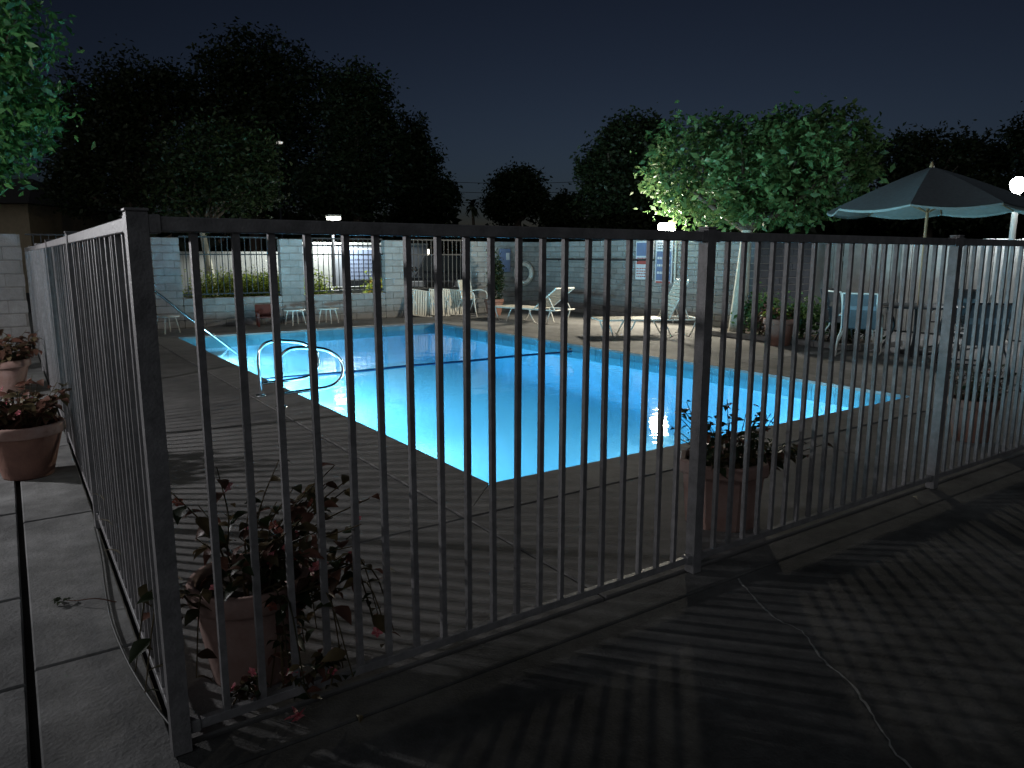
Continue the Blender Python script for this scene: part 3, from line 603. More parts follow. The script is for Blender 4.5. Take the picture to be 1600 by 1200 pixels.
# white side tables and low red chair along the far wall
def side_table(label, loc, rz):
    t = thing('side_table', label, 'side table', loc, rz, 'low white tables along the far wall'); t.scale = (0.95, 0.95, 0.85)
    MB().lathe([(0, 0.36), (0.24, 0.36), (0.25, 0.375), (0.24, 0.39), (0, 0.39)], 20).build('table_top', 'white', t)
    for k in range(4):
        q = math.pi / 4 + k * math.pi / 2; c, s_ = math.cos(q), math.sin(q)
        MB().tube(smooth_path([(0.16 * c, 0.16 * s_, 0.36), (0.2 * c, 0.2 * s_, 0.18), (0.23 * c, 0.23 * s_, 0.0)], 3), 0.013, 6).build('leg', 'white', t)
side_table('low round white table at the far wall, left of the pair below the pillar', (5.0, 15.45, 0), 0.2)
side_table('low round white table at the far wall, right of the pair below the notice board', (5.75, 15.5, 0), 0.7)
side_table('low round white table near the slanting handrail at the far left', (2.45, 15.2, 0), 0.4)
t = thing('red_chair', 'low red plastic chair against the far wall', 'chair', (4.45, 15.6, 0), math.radians(170)); t.scale = (0.8, 0.8, 0.68)
MB().box((-0.26, -0.24, 0.26), (0.26, 0.24, 0.30), 0.012).build('seat', 'red', t)
MB().box((-0.26, -0.03, 0.0), (0.26, 0.0, 0.36), 0.01, Matrix.Translation((0, -0.23, 0.30)) @ Matrix.Rotation(math.radians(18), 4, 'X')).build('backrest', 'red', t)
for sx in (-1, 1):
    MB().box((sx * 0.24 - 0.03, -0.24, 0.40), (sx * 0.24 + 0.03, 0.24, 0.425), 0.006).build('armrest', 'red', t)
    for sy in (-1, 1): MB().box((sx * 0.23 - 0.025, sy * 0.21 - 0.025, 0.0), (sx * 0.23 + 0.025, sy * 0.21 + 0.025, 0.40 if sy > 0 else 0.26), 0.005).build('leg', 'red', t)
pot('terracotta pot standing on the deck before the corner pillar', (9.95, 15.3, 0), 0.24, 0.40)
# dark cypress in that pot
def shrub(name, label, loc, blobs, n_, size, m, cat='shrub', kindgroup=None, trunk=True, droop=0.0):
    t = thing(name, label, cat, loc, 0, kindgroup)
    o = link('foliage', leaves_mesh('foliage', blob_points(blobs, n_, 0.3, 12, 0.3), size, droop), m, t); o['kind'] = 'stuff'
    if trunk:
        mb = MB(); c, r = blobs[0]
        for k in range(4): mb.tube([(0, 0, -0.03), (c[0] * .5 + rnd.uniform(-.1, .1) * r[0], c[1] * .5, c[2] * .6), (c[0] + rnd.uniform(-.5, .5) * r[0], c[1] + rnd.uniform(-.5, .5) * r[1], c[2] + r[2] * .5)], [0.018, 0.012, 0.004], 5)
        mb.build('stem', 'bark', t)
    return t
shrub('potted_shrub', 'tall dark narrow shrub in the pot at the wall corner', (9.95, 15.3, 0.37), [((0.05, 0, 0.55), (0.17, 0.17, 0.55))], 1400, 0.08, 'leaf_dark')
# ------------------------------------------------------------------ life ring, pole, boards on the wall
def torus(mb, R_, r_, n1=32, n2=12, a0=0, a1=2 * math.pi):
    pts = [(R_ * math.cos(a0 + (a1 - a0) * k / n1), 0, R_ * math.sin(a0 + (a1 - a0) * k / n1)) for k in range(n1 + 1)]
    return mb.tube(pts, r_, n2, False)
t = thing('life_ring', 'white life ring hanging on the wall left of the loungers', 'life ring', (11.3, 15.93, 1.0))
torus(MB(), 0.24, 0.055).build('ring', 'white', t)
for q in (45, 135, 225, 315): torus(MB(), 0.24, 0.058, 4, 12, math.radians(q - 9), math.radians(q + 9)).build('band', 'strap', t)
torus(MB(), 0.315, 0.008, 32, 5).build('rope', 'white', t)
MB().tube([(0, 0.0, 0.29), (0, 0.06, 0.31)], 0.012, 6).build('hook', 'iron', t)
t = thing('pole_hook', 'long dark rescue pole lying level on wall hooks above the first lounger', 'pole', (11.92, 12.9, 1.36))
MB().tube([(0, -1.1, 0), (0, 2.9, 0)], 0.02, 8).build('shaft', 'darkframe', t)
for y in (-0.6, 2.3): MB().tube([(0.1, y, 0.03), (-0.03, y, -0.03), (-0.035, y, 0.02)], 0.01, 6).build('wall_hook', 'iron', t)
t = thing('blue_board', 'blue notice board on the wall left of the life ring', 'sign', (10.72, 15.97, 1.05))
MB().box((-0.16, -0.025, 0.0), (0.16, 0.0, 0.58), 0.004).build('panel', 'sign_blue', t)
MB().box((0.03, -0.034, 0.30), (0.13, -0.0255, 0.48)).build('sheet', 'sign_white', t)
def lines(t, xs, zs, y, h, m, nm='text_line', ax='x'):
    for z in zs:
        x0 = xs[0]
        while x0 < xs[1] - 0.02:
            w_ = rnd.uniform(0.02, 0.07); x1 = min(x0 + w_, xs[1])
            MB().box((x0, y - 0.002, z), (x1, y, z + h)).build(nm, m, t); x0 = x1 + 0.016
def wall_sign(name, label, y, z, W, Hh, bands):
    t = thing(name, label, 'sign', (11.985, y, z), -math.pi / 2, 'notices on the wall behind the loungers')
    MB().box((-W / 2, -0.02, 0), (W / 2, 0.0, Hh), 0.004).build('panel', 'sign_white', t)
    for (x0, z0, x1, z1, m) in bands: MB().box((x0 * W - W / 2, -0.0245, z0 * Hh), (x1 * W - W / 2, -0.0205, z1 * Hh)).build('printed_block', m, t)
    return t
t = wall_sign('pool_notice', 'notice with blue heading and red print, left of the pair behind the loungers', 12.15, 0.92, 0.55, 0.86, [(0.04, 0.62, 0.96, 0.96, 'sign_blue'), (0.06, 0.40, 0.94, 0.5, 'sign_red')])
lines(t, (-0.24, 0.24), (0.06, 0.12, 0.18, 0.24, 0.47), -0.0205, 0.022, 'sign_red')
t = wall_sign('pool_notice', 'tall notice with large blue panel, right of the pair behind the loungers', 11.55, 0.86, 0.5, 0.96, [(0.06, 0.06, 0.94, 0.72, 'sign_blue'), (0.06, 0.0, 0.94, 0.04, 'sign_red')])
lines(t, (-0.2, 0.2), (0.74, 0.80, 0.86), -0.0205, 0.02, 'ink'); lines(t, (-0.19, 0.19), (0.2, 0.36, 0.52), -0.0246, 0.05, 'sign_white')
t = thing('wall_pipe', 'white vertical conduit on the wall under the floodlight', 'pipe', (11.96, 11.2, 0))
MB().tube([(0, 0, 0.0), (0, 0, WH - 0.04)], 0.022, 8).build('pipe', 'white', t)
for z in (0.4, 1.3): MB().box((-0.03, -0.04, z), (0.035, 0.04, z + 0.03)).build('strap', 'white', t)
# ------------------------------------------------------------------ patio table, umbrella, chairs
UX, UY = 11.2, 5.6
t = thing('patio_table', 'round dark patio table under the umbrella', 'table', (UX, UY, 0))
MB().lathe([(0.03, 0.70), (0.58, 0.70), (0.60, 0.715), (0.58, 0.73), (0.03, 0.73)], 32).build('table_top', 'darkframe', t)
for k in range(4):
    q = 0.4 + k * math.pi / 2; c, s_ = math.cos(q), math.sin(q)
    MB().tube(smooth_path([(0.42 * c, 0.42 * s_, 0.70), (0.3 * c, 0.3 * s_, 0.4), (0.48 * c, 0.48 * s_, 0.0)], 4), 0.018, 7).build('leg', 'darkframe', t)
t = thing('patio_umbrella', 'open patio umbrella with dark panels over the round table', 'umbrella', (UX, UY, 0), 0.32)
MB().tube([(0, 0, 0.02), (0, 0, 2.70)], 0.021, 10).build('pole', 'wood', t)
MB().lathe([(0, 0), (0.24, 0), (0.25, 0.03), (0.06, 0.08), (0.03, 0.25), (0, 0.25)], 20).build('base', 'darkframe', t)
MB().lathe([(0, 2.70), (0.035, 2.70), (0.02, 2.77), (0, 2.80)], 12).build('finial', 'wood', t)
NP = 8; RU = 1.40; zr = 2.13; za = 2.72
def rib(q, f_): return Vector((RU * f_ * math.cos(q), RU * f_ * math.sin(q), za - (za - zr) * (f_ ** 1.12)))
for k in range(NP):
    q0, q1 = 2 * math.pi * k / NP, 2 * math.pi * (k + 1) / NP
    vs = []; nf, nw = 8, 6
    for i in range(nf + 1):
        f_ = 0.02 + 0.98 * i / nf; a_, b_ = rib(q0, f_), rib(q1, f_)
        for j in range(nw + 1):
            t_ = j / nw; p = a_.lerp(b_, t_); p.z -= 0.05 * f_ * math.sin(math.pi * t_); vs.append(p)
    nv = len(vs); fs = [(i * (nw + 1) + j, i * (nw + 1) + j + 1, (i + 1) * (nw + 1) + j + 1, (i + 1) * (nw + 1) + j) for i in range(nf) for j in range(nw)]
    up_ = MB().add(vs, fs, True).build('panel', 'canopy_dark', t)
    lo_ = MB().add([v_ - Vector((0, 0, 0.012)) for v_ in vs], [f[::-1] for f in fs], True)
    # hem joining the two cloth faces and a short valance
    ed = [vs[nf * (nw + 1) + j] for j in range(nw + 1)]
    val = [p - Vector((0, 0, 0.012)) for p in ed] + [p * 1.0 - Vector((0, 0, 0.035 + 0.01 * math.sin(math.pi * j / nw))) for j, p in enumerate(ed)]
    lo_.build('underside', 'canopy_poollit', up_)
    MB().add(val, [(j, j + 1, nw + 2 + j, nw + 1 + j) for j in range(nw)]).build('valance', 'canopy_poollit', up_)
    MB().tube([rib(q0, 0.05) - Vector((0, 0, .025)), rib(q0, 0.5) - Vector((0, 0, .025)), rib(q0, 1) - Vector((0, 0, .025))], 0.008, 6).build('rib', 'wood', t)
    MB().tube([(0.02 * math.cos(q0), 0.02 * math.sin(q0), 2.08), rib(q0, 0.5) - Vector((0, 0, .03))], 0.007, 6).build('strut', 'wood', t)
slat_chair('blue sling patio chair with its back to the pool beside the round table', (10.35, 5.98, 0), math.radians(112), 'white', 'blue', 0.92)
slat_chair('dark sling patio chair on the far left side of the round table', (11.15, 6.75, 0), math.radians(10), 'darkframe', 'darkframe', 0.92)
slat_chair('dark sling patio chair between the round table and the right post', (10.75, 4.75, 0), math.radians(205), 'darkframe', 'darkframe', 0.92)
slat_chair('dark sling patio chair against the board fence beyond the round table', (12.3, 5.6, 0), math.radians(-90), 'darkframe', 'blue', 0.92)
slat_chair('pale framed patio chair left of the blue sling chair', (11.0, 6.55, 0), math.radians(60), 'white', 'darkframe', 0.9)
slat_chair('dark patio chair standing alone near the right edge by the board fence', (12.3, 3.6, 0), math.radians(230), 'darkframe', 'darkframe', 0.9)
slat_chair('dark patio chair before the right post turned towards the pool', (9.6, 4.1, 0), math.radians(140), 'darkframe', 'blue', 0.9)
# ------------------------------------------------------------------ flower bed behind the pot
bed = structure(MB().box((10.75, 6.3, 0.004), (11.98, 9.3, 0.05)).build('flower_bed', 'soil'))
for k in range(5): MB().box((10.62, 6.3 + k * 0.60 + .004, 0.003), (10.74, 6.9 + k * 0.60 - .004, 0.10), 0.012).build('curb_stone', 'coping', bed)
for k in range(2): MB().box((10.74 + k * .62 + .004, 6.18, 0.003), (10.74 + k * .62 + .616, 6.295, 0.10), 0.012).build('curb_stone', 'coping', bed)
pot('terracotta pot with orange plant in front of the flower bed', (10.42, 7.42, 0), 0.25, 0.44)
plant('orange tinged leafy plant in the pot before the flower bed', (10.42, 7.42, 0.41), 0.18, 24, ['leaf_olive', 'leaf_mid', 'leaf_red', 'leaf_lime'], 0.11, 0.30, 0.22, 7, (('redflower', 12),), flow_r=0.035)
shrub('bed_shrub', 'dark leafy shrub in the flower bed right behind the leaning trunk', (11.15, 8.35, 0.05), [((0, 0, 0.38), (0.35, 0.35, 0.34))], 900, 0.10, 'leaf_mid')
shrub('bed_shrub', 'low dark shrub in the flower bed behind the orange plant', (11.3, 7.6, 0.05), [((0, 0, 0.36), (0.4, 0.4, 0.32))], 900, 0.10, 'leaf_mid')
shrub('bed_shrub', 'low dark shrub at the right end of the flower bed', (11.45, 6.8, 0.05), [((0, 0, 0.24), (0.4, 0.35, 0.22))], 700, 0.09, 'leaf_dark')
shrub('bed_shrub', 'reddish flowering shrub at the foot of the leaning trunk', (10.75, 7.9, 0.05), [((0, 0, 0.36), (0.16, 0.18, 0.24))], 380, 0.09, 'leaf_red')
# ------------------------------------------------------------------ trees
def tree(name, label, base, blobs, n_, size, m, trunk_r, barkm='bark', limbs=7, droop=0.3, lean=None, group=None, cl=26, clump=0.22, shell=0.55, aspect=0.5):
    t = thing(name, label, 'tree', base, 0, group)
    b0 = Vector(base); rel = [((Vector(c) - b0), r) for c, r in blobs]
    cr_ = link('crown', leaves_mesh('crown', blob_points([(tuple(c), r) for c, r in rel], n_, clump, cl, shell), size, droop, aspect), m, t); cr_['kind'] = 'stuff'
    mb = MB(); c0 = sum((c for c, r in rel), Vector()) / len(rel)
    fork = Vector(lean) if lean else Vector((c0.x * 0.3, c0.y * 0.3, max(0.6, min(c.z - r[2] * 0.75 for c, r in rel))))
    mid = fork * 0.5 + Vector((rnd.uniform(-.05, .05), rnd.uniform(-.05, .05), 0)) * trunk_r * 6
    tp = smooth_path([(0, 0, -0.1), mid, fork], 4)
    mb.tube(tp, [trunk_r * (1.25 - 0.55 * i / (len(tp) - 1)) for i in range(len(tp))], 9)
    mb.build('trunk', barkm, t)
    lb = MB()
    for k in range(limbs):
        c, r = rel[k % len(rel)]; tgt = c + Vector((rnd.uniform(-.6, .6) * r[0], rnd.uniform(-.6, .6) * r[1], rnd.uniform(-.2, .6) * r[2]))
        md = fork.lerp(tgt, 0.5) + Vector((rnd.uniform(-.1, .1) * r[0], rnd.uniform(-.1, .1) * r[1], -0.08 * r[2]))
        lp = smooth_path([fork, md, tgt], 4); lb.tube(lp, [trunk_r * (0.55 - 0.45 * i / (len(lp) - 1)) for i in range(len(lp))], 6)
        t2 = md.lerp(tgt, 0.3) + Vector((rnd.uniform(-.5, .5) * r[0], rnd.uniform(-.5, .5) * r[1], rnd.uniform(0, .5) * r[2]))
        lb.tube([md, t2], [trunk_r * .25, trunk_r * .08], 5)
    lb.build('limb', 'bark', t)
    return t
def B(u, v, d, ru, rv, rd=None):   # blob of real size ru, rv (pixels turned into metres at that distance)
    k = d / FPX; return (tuple(at(u, v, d)), (ru * k, (rd or ru) * k, rv * k))
def base_at(u, d, z=-0.06):
    p = at(u, 400, d); return (p.x, p.y, z)
# lit tree on the right with the pale leaning trunk
D = 15.0
lit = [B(1075, 268, D, 78, 88), B(1150, 225, D, 70, 55), B(1160, 300, D + .2, 105, 60), B(1235, 255, D - .7, 85, 75), B(1300, 205, D - 1.2, 62, 48), B(1305, 275, D - 1.3, 62, 62), B(1225, 200, D - .8, 55, 34), B(1350, 240, D - 1.5, 38, 45), B(1150, 322, D - .8, 62, 28), B(1240, 322, D - 1, 80, 32), B(1050, 280, D - .6, 42, 42), B(1165, 285, 13.0, 75, 66), B(1255, 250, 12.8, 78, 66), B(1190, 325, 12.9, 60, 28)]
tree('leaning_tree', 'floodlit broadleaf tree with a pale leaning trunk above the flower bed', (10.85, 8.62, 0.0), lit, 18000, 0.135, 'leaf_mid', 0.13, 'palebark', 11, 0.35, (0.28, 0.10, 1.9), cl=16, clump=0.13)
# overhanging tree top left
D = 7.6
lf = [B(-18, 40, D, 95, 95), B(-48, 150, D, 125, 110), B(6, 185, D + .2, 80, 62), B(-60, 240, D, 90, 70), B(-90, 60, D + .5, 120, 130), B(-10, 250, D - .2, 45, 45)]
tb = at(-150, 400, 7.6)
tree('glossy_tree', 'glossy green tree overhanging the left walkway at the upper left', (tb.x, tb.y, -0.06), lf, 9500, 0.105, 'leaf_glossy', 0.10, 'bark', 9, 0.6, None, cl=20, clump=0.17, aspect=0.42)
# far trees
G = 'dark trees beyond the wall'
tree('broad_tree', 'broad dark tree at the left of the far tree line', base_at(215, 29), [B(150, 190, 29, 75, 85), B(215, 165, 29.5, 75, 75), B(265, 150, 30, 60, 50), B(190, 265, 29, 115, 70), B(110, 290, 29, 45, 50)], 25650, 0.19, 'leaf_dark', 0.3, group=G, cl=24, clump=0.13, shell=0.4)
tree('tall_tree', 'tallest dark rounded tree of the far tree line', base_at(400, 34), [B(400, 110, 34, 85, 62), B(350, 150, 34, 75, 65), B(465, 150, 34, 75, 70), B(410, 220, 34, 120, 80), B(430, 300, 34, 110, 55)], 28500, 0.22, 'leaf_dark', 0.4, group=G, cl=24, clump=0.13, shell=0.4)
tree('round_tree', 'dark round topped tree right of the tallest tree', base_at(560, 30), [B(560, 165, 30, 62, 62), B(570, 230, 30, 68, 75), B(540, 295, 30, 80, 60)], 22800, 0.19, 'leaf_dark', 0.3, group=G, cl=24, clump=0.13, shell=0.4)
tree('conical_tree', 'dark conical tree with ragged right side', base_at(645, 36), [B(643, 215, 36, 26, 48), B(650, 260, 36, 45, 50), B(655, 315, 36, 62, 45), B(698, 300, 36, 22, 28)], 18525, 0.19, 'leaf_dark', 0.3, group=G, cl=24, clump=0.13, shell=0.4)
tree('small_round_tree', 'small dark round tree standing alone at the middle of the skyline', base_at(808, 44), [B(808, 295, 44, 46, 36), B(790, 325, 44, 40, 28), B(835, 318, 44, 28, 30)], 17100, 0.20, 'leaf_dark', 0.3, group=G, cl=24, clump=0.13, shell=0.4)
tree('low_dark_tree', 'low dark tree between the small round tree and the right tree mass', base_at(885, 40), [B(885, 325, 40, 30, 26), B(875, 340, 40, 35, 18)], 8550, 0.19, 'leaf_dark', 0.25, group=G, cl=24, clump=0.13, shell=0.4)
tree('dense_tree', 'large dark tree left behind the floodlit tree', base_at(985, 24), [B(985, 235, 24, 62, 55), B(940, 270, 24, 42, 50), B(1015, 225, 24, 50, 45), B(975, 315, 24, 75, 50), B(908, 262, 24, 12, 14)], 22800, 0.15, 'leaf_dark', 0.28, group=G, cl=24, clump=0.13, shell=0.4)
tree('spreading_tree', 'dark spreading tree behind the umbrella', base_at(1440, 22), [B(1400, 250, 22, 60, 50), B(1460, 255, 22.5, 70, 55), B(1530, 265, 23, 70, 55), B(1450, 320, 22, 130, 45)], 22800, 0.14, 'leaf_dark', 0.25, group=G, cl=24, clump=0.13, shell=0.4)
tree('edge_tree', 'dark tall tree at the right edge above the post lamp', base_at(1625, 21), [B(1625, 215, 21, 50, 55), B(1640, 300, 21, 65, 60), B(1560, 310, 21, 50, 40)], 14250, 0.14, 'leaf_dark', 0.25, group=G, cl=24, clump=0.13, shell=0.4)
pts = []
for u0 in range(-120, 1760, 14):
    top = 352 if 700 < u0 < 860 else (318 if u0 > 1000 else 330)
    dd = 52 if u0 < 1000 else 26
    for k in range(46):
        v0 = rnd.uniform(top + rnd.uniform(0, 10), 405); p = at(u0 + rnd.uniform(-12, 12), v0, dd + rnd.uniform(-1.5, 1.5)); pts.append(tuple(p))
tl_ = link('far_greenery', leaves_mesh('far_greenery', pts, 0.9, 0.1, 0.7), 'leaf_dark'); prop(tl_, 'unbroken mass of low dark greenery along the skyline', 'greenery', None, 'stuff')
# dim tree behind the hedge with leaning pale trunk
d5 = 19.5; pb = at(336, 462, d5); pt = at(316, 360, d5)
tree('hedge_tree', 'dimly lit tree with a pale leaning trunk behind the first wall opening', (pb.x, pb.y, 0.0), [B(330, 250, d5, 75, 60), B(380, 290, d5, 55, 45), B(290, 300, d5, 60, 45), B(400, 245, d5, 35, 45)], 13000, 0.125, 'leaf_dim', 0.11, 'palebark', 9, lean=(pt.x - pb.x, pt.y - pb.y, pt.z), cl=18)
t = thing('palm_tree', 'tiny far palm silhouette on the skyline left of the small round tree', 'tree', base_at(740, 75)); 
MB().tube([(0, 0, -0.1), (0.1, 0, 3.5), (0, 0.1, 6.4)], [0.22, 0.16, 0.14], 7).build('trunk', 'bark', t)
mb = MB()
for k in range(46):
    q = rnd.uniform(0, 6.3); el = rnd.uniform(-1.2, 1.3); L_ = rnd.uniform(0.9, 1.25); dx, dy = math.cos(q), math.sin(q); c0 = Vector((0, 0.1, 6.4))
    p1 = c0 + Vector((dx * L_ * .5 * math.cos(el), dy * L_ * .5 * math.cos(el), L_ * .6 * math.sin(el) + .1)); p2 = c0 + Vector((dx * L_ * .75, dy * L_ * .75, L_ * math.sin(el) - .3)); sd = Vector((-dy, dx, 0)) * .2
    mb.add([c0, p1 + sd, p2, p1 - sd], [(0, 1, 2, 3)])
o = mb.build('crown', 'leaf_dark', t); o['kind'] = 'stuff'
# utility poles and wires
pa, pbv = at(640, 300, 62), at(960, 300, 62)
for nm, p in (('behind the conical tree', pa), ('behind the large dark tree', pbv)):
    t = thing('utility_pole', 'wooden utility pole hidden %s' % nm, 'pole', (p.x, p.y, -0.06))
    MB().tube([(0, 0, -0.2), (0, 0, 8.4)], [0.16, 0.11], 8).build('shaft', 'bark', t)
    for z in (7.0, 7.9): MB().box((-0.9, -0.06, z), (0.9, 0.06, z + .1), 0, Matrix.Rotation(AZ - math.pi / 2, 4, 'Z')).build('crossarm', 'bark', t)
for k, z in enumerate((7.85, 7.05, 6.2)):
    pts = [pa.lerp(pbv, j / 12) for j in range(13)]; pts = [Vector((p.x, p.y, z - 0.35 * 4 * (j / 12) * (1 - j / 12))) for j, p in enumerate(pts)]
    prop(MB().tube(pts, 0.022, 5).build('utility_wire', 'wire'), '%s of the three thin utility wires across the middle of the skyline' % ('highest', 'middle', 'lowest')[k], 'wire', 'utility wires on the skyline')
# ------------------------------------------------------------------ beyond the far wall
t = thing('white_garden_fence', 'white vertical board fence lit behind the hedge', 'fence', (3.6, 22.4, 0))
for k in range(31): link('board', bdm[0], None, t, (k * 0.14, 0, 0), None, (1, 1, 0.93)) if False else link('board', MB().box((0.004, -0.011, 0.0), (0.136, 0.011, 1.58), 0.002).mesh('board') if k == 0 else wbm, 'whiteboard', t, (k * 0.14, rnd.uniform(-.004, .004), 0)); wbm = t.children[0].data
MB().box((0, 0.016, 1.2), (4.34, 0.05, 1.3)).build('rail', 'whiteboard', t)
shrub('hedge', 'clipped bright green hedge behind the first wall opening', (5.0, 19.2, -0.04), [((-0.9, 0, 0.58), (0.6, 0.4, 0.46)), ((-0.4, 0, 0.6), (0.6, 0.4, 0.46)), ((0.1, 0, 0.58), (0.6, 0.4, 0.48)), ((0.6, 0, 0.6), (0.6, 0.4, 0.46)), ((1.0, 0, 0.57), (0.6, 0.4, 0.46))], 15000, 0.06, 'leaf_lime', 'hedge')
t = thing('carport_wall', 'pale stucco garage wall behind the second wall opening', 'building', (7.0, 21.3, 0))
MB().box((0, 0, -0.06), (4.3, 0.15, 1.78), 0.004).build('wall', 'stucco', t)
MB().box((-0.02, -0.03, 1.782), (4.32, 0.2, 1.85), 0.004).build('cap', 'whiteboard', t)
dr = MB().box((0.35, -0.03, -0.05), (1.05, -0.003, 1.72), 0.004).build('door', 'whiteboard', t)
MB().box((0.42, -0.045, 0.82), (0.46, -0.0305, 0.9)).build('handle', 'chrome', dr)
t = thing('rules_notice', 'pale blue notice with lines of print on the garage wall', 'sign', (9.0, 21.26, 0.72))
MB().box((-0.45, -0.03, 0), (0.45, 0.0, 0.95), 0.004).build('panel', 'sign_white', t)
MB().box((-0.42, -0.0345, 0.03), (0.42, -0.0305, 0.92)).build('printed_sheet', mat('notice_sheet', (0.20, 0.25, 0.38), 0.6, 0.05, 8), t)
lines(t, (-0.36, 0.36), (0.12, 0.24, 0.36, 0.48, 0.60, 0.75), -0.0348, 0.03, 'ink')
t = thing('low_white_wall', 'low white garden wall below the notice', 'wall', (7.0, 20.4, 0))
MB().box((0, 0, -0.06), (2.8, 0.15, 0.52), 0.006).build('wall', 'whiteboard', t)
MB().box((-0.02, -0.02, 0.522), (2.82, 0.17, 0.57), 0.006).build('coping', 'whiteboard', t)
shrub('lime_shrub', 'bright lime shrub left of the low white wall', (6.65, 18.6, -0.04), [((0, 0, 0.55), (0.34, 0.3, 0.5))], 1300, 0.08, 'leaf_lime')
t = shrub('flowering_shrub', 'yellow flowering shrub at the right end of the low white wall', (8.35, 18.8, -0.04), [((0, 0, 0.5), (0.28, 0.28, 0.45))], 900, 0.09, 'leaf_lime')
for k in range(26): link('flower', flowm('yellowflower', 0.06), None, t, (rnd.uniform(-.25, .25), rnd.uniform(-.3, 0), rnd.uniform(.4, .95)), (rnd.uniform(-1, 1), rnd.uniform(-1, 1), 0))
pot('round white planter pot beside the yellow flowering shrub', (8.95, 18.7, -0.06), 0.26, 0.85, 'white', 'white')
t = thing('meter_box', 'small dark meter box on a post beside the hedge', 'box', (6.05, 18.9, -0.06))
MB().tube([(0, 0.1, 0), (0, 0.1, 1.2)], 0.03, 8).build('post', 'iron', t); MB().box((-0.11, -0.08, 1.12), (0.11, 0.08, 1.42), 0.01).build('cabinet', 'iron', t)
# parked car
def car(label, loc, rz):
    t = thing('parked_car', label, 'car', loc, rz); W = 0.88
    side = [(-2.2, 0.32), (-2.22, 0.72), (-2.12, 0.9), (-1.15, 1.02), (-0.55, 1.52), (1.0, 1.58), (1.95, 1.5), (2.2, 1.0), (2.22, 0.35)]
    n_ = len(side)
    def half(z): return W if z < 1.05 else W - (z - 1.05) * 0.32
    vs = [(x, -half(z), z) for x, z in side] + [(x, half(z), z) for x, z in side]
    fs = [tuple(range(n_)), tuple(range(n_, 2 * n_))[::-1]] + [(k, (k + 1) % n_, n_ + (k + 1) % n_, n_ + k)[::-1] for k in range(n_)]
    o = MB().add(vs, fs).build('body', 'carpaint', t)
    bv = o.modifiers.new('bevel', 'BEVEL'); bv.width = 0.06; bv.segments = 3
    for s_ in (-1, 1):
        gl_ = MB().prism([(-0.95, 1.08), (-0.48, 1.45), (0.95, 1.5), (1.7, 1.43), (1.9, 1.08)], -0.003, 0.003)
        gl_.v = [(x, s_ * (half(y) + 0.012 + z), y) for x, y, z in gl_.v]; gl_.build('side_window', 'glass', t)
        MB().box((-2.245, s_ * 0.62 - 0.17, 0.66), (-2.12, s_ * 0.62 + 0.17, 0.82), 0.02).build('headlight', 'lens', t)
        MB().box((-0.98, s_ * 0.98 - 0.09, 1.05), (-0.84, s_ * 0.98 + 0.09, 1.2), 0.03).build('mirror', 'carpaint', t)
        for x in (-1.4, 1.35):
            wh = MB().lathe([(0.2, -0.11), (0.33, -0.11), (0.35, -0.08), (0.35, 0.08), (0.33, 0.11), (0.2, 0.11)], 24).build('wheel', 'rubber', t, (x, s_ * (W - 0.06), 0.35), (math.pi / 2, 0, 0))
            MB().lathe([(0, 0.09), (0.06, 0.1), (0.19, 0.085), (0.21, 0.11)] if s_ < 0 else [(0.21, -0.11), (0.19, -0.085), (0.06, -0.1), (0, -0.09)], 18).build('rim', 'alloy', wh)
    ws = MB().add([(-1.14, -0.76, 1.05), (-1.14, 0.76, 1.05), (-0.585, 0.68, 1.505), (-0.585, -0.68, 1.505)], [(0, 1, 2, 3)]); ws.v = [(x - 0.012, y, z + 0.012) for x, y, z in ws.v]; ws.build('windscreen', 'glass', t)
    MB().box((-2.25, -0.38, 0.62), (-2.2, 0.38, 0.8), 0.01).build('grille', 'iron', t)
    MB().box((-2.27, -0.8, 0.36), (-2.16, 0.8, 0.5), 0.03).build('bumper', 'alloy', t)
cp = at(690, 424, 21.0)
car('dark parked car seen through the railing of the third wall opening', (cp.x + 1.0, cp.y + 1.2, -0.06), math.radians(52))
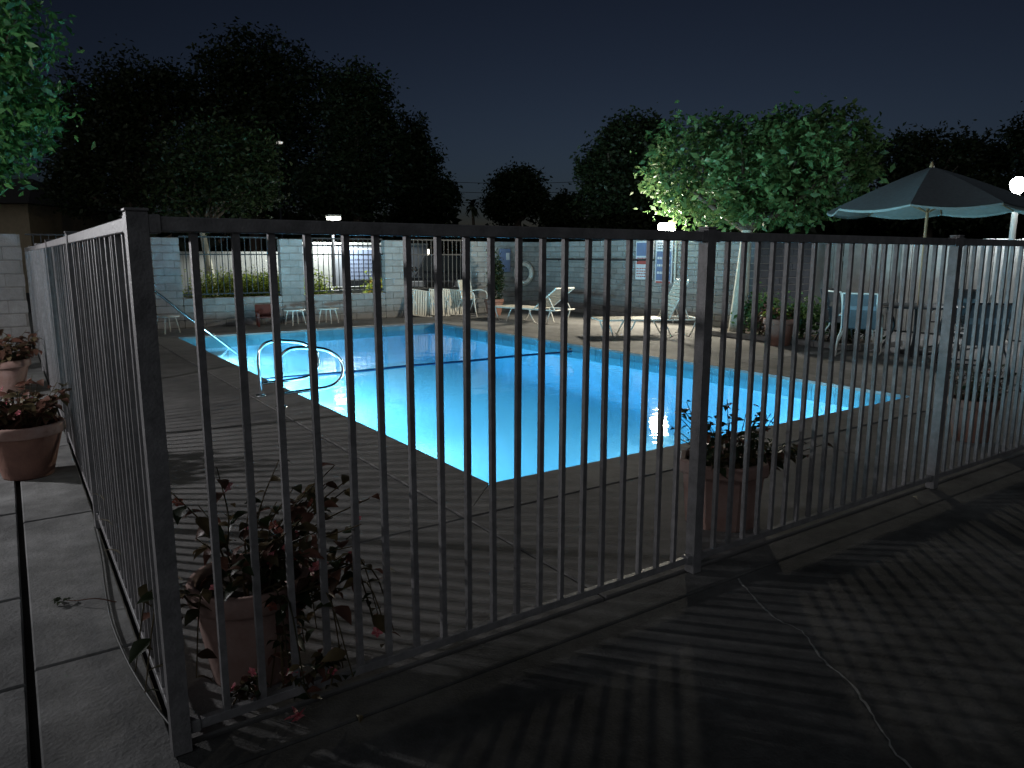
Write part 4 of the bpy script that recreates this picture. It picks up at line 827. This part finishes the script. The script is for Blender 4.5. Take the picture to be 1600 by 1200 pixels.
# carport lights beyond the wall
cl = at(521, 341, 21.5)
t = thing('area_light', 'flat white area light on a pole above the second wall opening', 'lamp', (cl.x, cl.y, 0))
MB().tube([(0, 0.1, -0.06), (0, 0.1, cl.z - .02)], 0.04, 8).build('pole', 'darkframe', t)
MB().box((-0.19, -0.12, cl.z + 0.03), (0.19, 0.16, cl.z + 0.10), 0.01).build('housing', 'white', t)
MB().box((-0.17, -0.125, cl.z - 0.04), (0.17, 0.1, cl.z + 0.028), 0.01).build('diffuser', 'tube', t)
point(t, (0, -0.2, cl.z - 0.10), 115, (0.95, 1.0, 0.93), 0.05, 'SPOT', spot_size=math.radians(157), spot_blend=0.15)
cq = at(660, 395, 25)
t = thing('carport_lamp', 'two small glowing carport lamps behind the parked car', 'lamp', (cq.x, cq.y, 0))
MB().tube([(0, 0.1, -0.06), (0, 0.1, cq.z + .1)], 0.03, 8).build('post', 'darkframe', t)
MB().box((-0.05, -0.03, cq.z - .12), (0.25, 0.02, cq.z + .12), 0.01).build('lens', 'carport', t)
MB().box((-0.28, -0.03, cq.z - .12), (-0.18, 0.02, cq.z + .10), 0.01).build('lens', 'carport', t)
cs = at(437, 223, 27)
t = thing('street_lamp', 'tiny street lamp glinting through the tall dark tree', 'lamp', (cs.x, cs.y, 0))
MB().tube([(0, 0.3, -0.06), (0, 0.3, cs.z + .05), (0, 0.0, cs.z + .1)], 0.05, 8).build('pole', 'darkframe', t)
MB().box((-0.09, -0.09, cs.z - .035), (0.09, 0.09, cs.z + .035), 0.01).build('lens', 'street', t)
# house at the far left
hb = at(-30, 350, 30)
t = thing('house', 'tan stucco house with dark roof beyond the wall at the far left', 'house', (hb.x, hb.y, -0.06), AZ - math.pi / 2)
MB().box((-6, 0, 0), (2.0, 6, 3.8)).build('wall', 'tanwall', t)
MB().add([(-6.6, -0.7, 3.6), (2.5, -0.7, 3.6), (2.5, 6.7, 3.6), (-6.6, 6.7, 3.6), (-4.5, 3, 4.9), (0.4, 3, 4.9)], [(0, 1, 5, 4), (1, 2, 5), (2, 3, 4, 5), (3, 0, 4), (3, 2, 1, 0)]).build('roof', 'roof', t)
wd = MB().box((0.2, -0.02, 1.2), (1.2, 0.03, 2.3)).build('window', 'glass', t)
MB().box((0.12, -0.05, 1.12), (1.28, -0.021, 1.2)).build('sill', 'whiteboard', wd)
